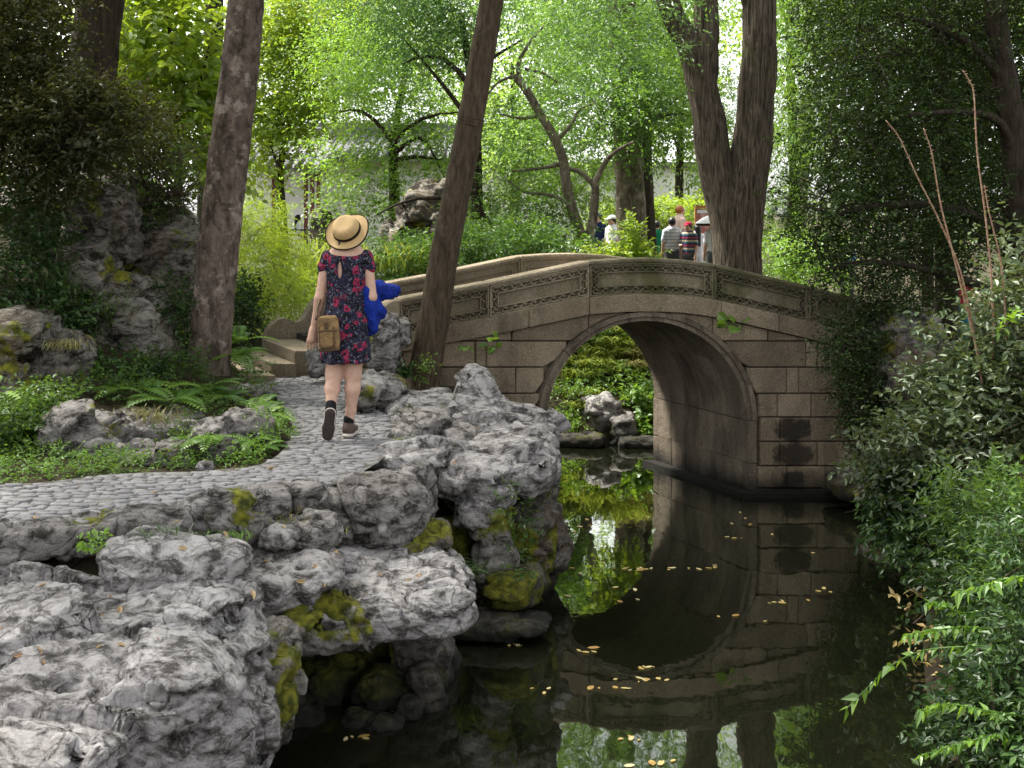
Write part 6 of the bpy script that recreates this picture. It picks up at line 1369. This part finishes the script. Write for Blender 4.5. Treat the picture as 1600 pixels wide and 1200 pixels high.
tuft('thin grass along the left path margin', [(60+30*i, 742-.5*i, 8.75) for i in range(12)], 130, .09, .006, 230, 'dry_grass', jit=.07)
shrub('margin_weed', 'low weeds along the left edge of the path', 'leaf_fern', [gblob(60, 8.75, 80, .05, .2), gblob(170, 8.7, 50, .04, .12), gblob(250, 8.75, 60, .04, .12), gblob(370, 8.95, 40, .05, .14), gblob(20, 8.5, 60, .03, .15), gblob(70, 8.35, 90, .02, .12), gblob(160, 8.45, 60, .02, .1), gblob(-20, 8.2, 60, .02, .1)], 900, .10, 6, .03, .014, 212, None, cat='weeds')
shrub('bank_cover', 'green ground cover between the rockery and the boulders', 'leaf_shrub', [gblob(150, 10.4, 120, .1, .5), gblob(300, 10.2, 70, .1, .4), gblob(60, 9.5, 60, .12, .3), gblob(250, 11.2, 80, .12, .5), gblob(300, 9.4, 60, .1, .25), gblob(370, 12.6, 40, .12, .5), gblob(395, 11.2, 20, .1, .4), gblob(120, 11.6, 120, .15, .5)], 1500, .16, 7, .04, .02, 213, None, cat='plant')
tuft('little tuft in a crack of the huge ledge', [(28, 978, 6.0)], 26, .07, .006, 231, 'grass', jit=.02)
tuft('sprig of weed on the limestone shelf', [(440, 910, 7.02)], 30, .07, .008, 232, 'leaf_fern', jit=.03)
shrub('yellow_sprig', 'yellow leaved sprig at the foot of the leaning tree', 'leaf_vine', [blob(655, 580, 12.3, 16, 14, .12), blob(668, 568, 12.3, 10, 12, .08)], 36, .10, 5, .035, .018, 240, None, cat='plant')
shrub('strap_plant', 'dark strap leaved plant between the standing rock and leaning tree', 'leaf_ivy', [blob(625, 575, 12.2, 12, 10, .1)], 14, .1, 4, .05, .02, 241, None, cat='plant')
blades('straps', [P(628, 590, 12.3), P(618, 595, 12.2)], 26, .36, .034, M['leaf_ivy'], bpy.data.objects['strap_plant'], 242, .9, 1.3)
shrub('cliff_fern_weed', 'green weeds rooted in the cliff above the water', 'leaf_shrub', [blob(815, 815, 8.95, 16, 40, .12), blob(795, 790, 8.6, 12, 30, .1), blob(808, 880, 8.7, 12, 20, .1)], 70, .12, 5, .045, .018, 243, None, cat='weeds', droop=1.2)
shrub('ledge_sprig', 'small green sprig at the waterline under the huge ledge', 'leaf_fern', [blob(405, 1110, 6.05, 10, 14, .06)], 12, .08, 6, .028, .012, 244, None, cat='weeds')
shrub('kerb_weed', 'bright green weed between two kerb stones', 'leaf_vine', [blob(152, 848, 6.7, 14, 12, .08)], 18, .07, 5, .04, .022, 245, None, cat='weeds')
# leaves that grow out of the bridge wall
def wall_sprig(px, py, n, size, label, seed):
    root = empty('wall_sprig', P(px, py+6, 12.97), label, 'plant'); rg = np.random.default_rng(seed)
    for j in range(n):
        a = rg.uniform(0, 6.28); c = P(px+math.cos(a)*size*.5, py+math.sin(a)*size*.25, 12.86+rg.uniform(-.05, .03)); st_ = P(px, py+6, 12.97)
        V, Fc, R = leaves_on(np.array([c]), norm(np.array([[math.cos(a), -.5, .1]])), .01, 1, .085*size/18, .08*size/18, 0, rg, 'oval', .1, .6)
        lf = part('leaf', mesh_np('leaf', V, Fc, False, R), root, M['leaf_fern']); mb = MB(); mb.tube([st_, (st_+c)/2+np.array([0, -.02, .01]), V[0]], [.003, .0025, .002], 4); part('stalk', mb.build('st', True), lf, M['leaf_fern'])
wall_sprig(733, 540, 5, 17, 'small pair of round leaves rooted in the bridge masonry', 301)
wall_sprig(776, 537, 8, 28, 'cluster of large round leaves rooted in the bridge masonry', 302)
wall_sprig(1148, 505, 9, 26, 'leafy sprig growing from the wall right of the arch', 303)
wall_sprig(742, 567, 2, 7, 'tiny leaf tuft in a lower joint of the bridge wall', 304)
# bank seen through the arch
hb(965, 560, 17.6, 380, .62, 'grass', 'big fountain of long grass on the bank beyond the arch', 310)
hb(905, 610, 17.0, 260, .45, 'grass', 'yellow green grass clump left of the boulder beyond the arch', 311)
hb(1000, 590, 17.2, 260, .50, 'dry_grass', 'dry tipped grass clump beside the arch wall', 312)
hb(915, 650, 16.4, 200, .34, 'grass', 'low bright grass at the water beyond the arch', 313)
hb(940, 590, 17.2, 300, .5, 'grass', 'pale green grass in the middle of the bank beyond the arch', 318)
hb(880, 590, 17.6, 260, .4, 'grass', 'grass behind the pale stone beyond the arch', 319)
hb(985, 535, 18.2, 240, .5, 'dry_grass', 'golden grass at the top of the bank beyond the arch', 314)
shrub('arch_bank_shrub', 'deep green shrub on the bank left of the grass beyond the arch', 'leaf_shrub', [blob(885, 580, 17.4, 34, 34, .4), blob(920, 535, 17.9, 44, 26, .4), blob(870, 620, 16.8, 20, 20, .3)], 620, .22, 7, .06, .034, 315, None, shape='oval')
shrub('arch_bank_leafy', 'lime green broad leaves right of the boulders beyond the arch', 'leaf_vine', [blob(1002, 625, 16.3, 26, 20, .25), blob(1020, 660, 16.1, 20, 30, .25), blob(1045, 640, 16.4, 30, 40, .3)], 320, .18, 6, .075, .06, 316, None, shape='heart', cat='plant')
shrub('arch_slope_cover', 'fresh green ground cover on the slope beyond the arch', 'leaf_fern', [gblob(900, 16.6, 60, .08, .4), gblob(960, 17.0, 70, .08, .5), gblob(930, 17.8, 80, .08, .5), gblob(1010, 16.6, 40, .08, .4)], 900, .14, 6, .05, .028, 320, None, cat='plant')
shrub('arch_bank_cover', 'bright low ground cover at the water beyond the arch', 'leaf_vine', [blob(885, 655, 16.2, 26, 14, .25), blob(890, 670, 15.95, 30, 8, .15), blob(1015, 685, 15.9, 16, 10, .15)], 260, .14, 6, .045, .026, 317, None, cat='plant')

# stray leaves lying on the rocks and the path
bpy.context.view_layer.update(); dg = bpy.context.evaluated_depsgraph_get(); fr = np.random.default_rng(88); nl = 0
dry = []
for q in range(6):
    V, Fc, R = leaves_on(np.zeros((1, 3)), np.array([[1., 0, 0]]), .001, 1, .065, .03, 0, fr, 'oval', 0, 4.0); V -= V.mean(0); V[:,2] = V[:,2]*.5+.012*np.cos(V[:,0]*40); V[:,2] -= V[:,2].min()
    me = mesh_np('leaf', V, Fc, False, R); me.materials.append(M['leaf_dead']); dry.append(me)
for px, py, n_, s_ in ((120, 920, 6, 60), (300, 880, 6, 40), (60, 1020, 6, 50), (230, 1020, 5, 60), (540, 920, 8, 60), (640, 900, 4, 30), (420, 930, 5, 40), (700, 700, 6, 50), (740, 640, 5, 40), (480, 690, 6, 60), (200, 780, 8, 120), (420, 840, 6, 30)):
    for i in range(n_):
        d = np.array([(px+fr.normal(0, s_)-800)/F, 1, -(py+fr.normal(0, s_*.5)-HY)/F]); ok, loc, nrm, idx, ob, mx = scene.ray_cast(dg, Vector((0, 0, CAM_H)), Vector(d))
        if not ok or nrm.z < .55 or ob.name.split('.')[0] not in ('rock', 'path', 'cobble', 'kerb_stone', 'cobbles_beyond'): continue
        o = bpy.data.objects.new('fallen_leaf', dry[fr.integers(6)]); COL.objects.link(o); o.location = loc-nrm*.002; o.rotation_mode = 'QUATERNION'
        o.rotation_quaternion = nrm.to_track_quat('Z', 'Y') @ Matrix.Rotation(fr.uniform(0, 6.28), 3, 'Z').to_quaternion(); sc = fr.uniform(.5, 1.1); o.scale = (sc, sc, sc)
        tag(o, 'curled brown dead leaf lying on the pale stone', 'leaf', 'dead leaves on the rocks and path')
# ------------------------------------------------------------------ fallen leaves afloat and on the rocks
lr = np.random.default_rng(55)
def leaf_mesh(r):
    V, Fc, R = leaves_on(np.zeros((1, 3)), np.array([[1., 0, 0]]), .001, 1, .08, .042, 0, r, 'oval', 0, 4.0); V -= V.mean(0); V[:,2] = V[:,2]*.06
    V[:,2] += .002*np.sin(V[:,0]*60); V[:,2] -= V[:,2].min(); me = mesh_np('leaf', V, Fc, False, R); me.materials.append(M['leaf_yellow_fall']); return me
LM = [leaf_mesh(lr) for _ in range(10)]
clusters = [(1020, 888, 16, 50, 3), (930, 890, 8, 60, 10), (1110, 888, 3, 14, 3), (1225, 940, 7, 30, 6), (920, 1018, 4, 18, 5), (1010, 1062, 8, 40, 5), (1000, 1042, 5, 30, 4), (960, 1075, 5, 26, 2), (810, 1008, 5, 20, 3), (1045, 1192, 7, 40, 4), (985, 1155, 4, 18, 3), (680, 1075, 5, 20, 6), (640, 1110, 8, 30, 8), (560, 1152, 5, 40, 5), (850, 872, 4, 20, 4), (900, 830, 7, 50, 20), (1140, 815, 4, 30, 8), (1180, 840, 5, 90, 30), (1290, 925, 3, 16, 4), (840, 1080, 3, 20, 6), (1170, 970, 3, 60, 10), (1420, 880, 8, 30, 40), (940, 760, 4, 40, 14), (950, 930, 5, 40, 20)]
for px, py, n, sx, sy in clusters:
    for i in range(n):
        p = G(px+lr.normal(0, sx*.6), py+lr.normal(0, sy*.6), .004)
        if poly_sd(POND, np.array([p[0]]), np.array([p[1]]))[0] > -.05: continue
        o = bpy.data.objects.new('floating_leaf', LM[lr.integers(10)]); COL.objects.link(o); o.location = p; o.rotation_euler = (0, 0, lr.uniform(0, 6.28)); sc = lr.uniform(.45, 1.0); o.scale = (sc, sc, sc)
        tag(o, 'small yellow brown fallen leaf floating on the dark pond', 'leaf', 'fallen leaves afloat on the pond')
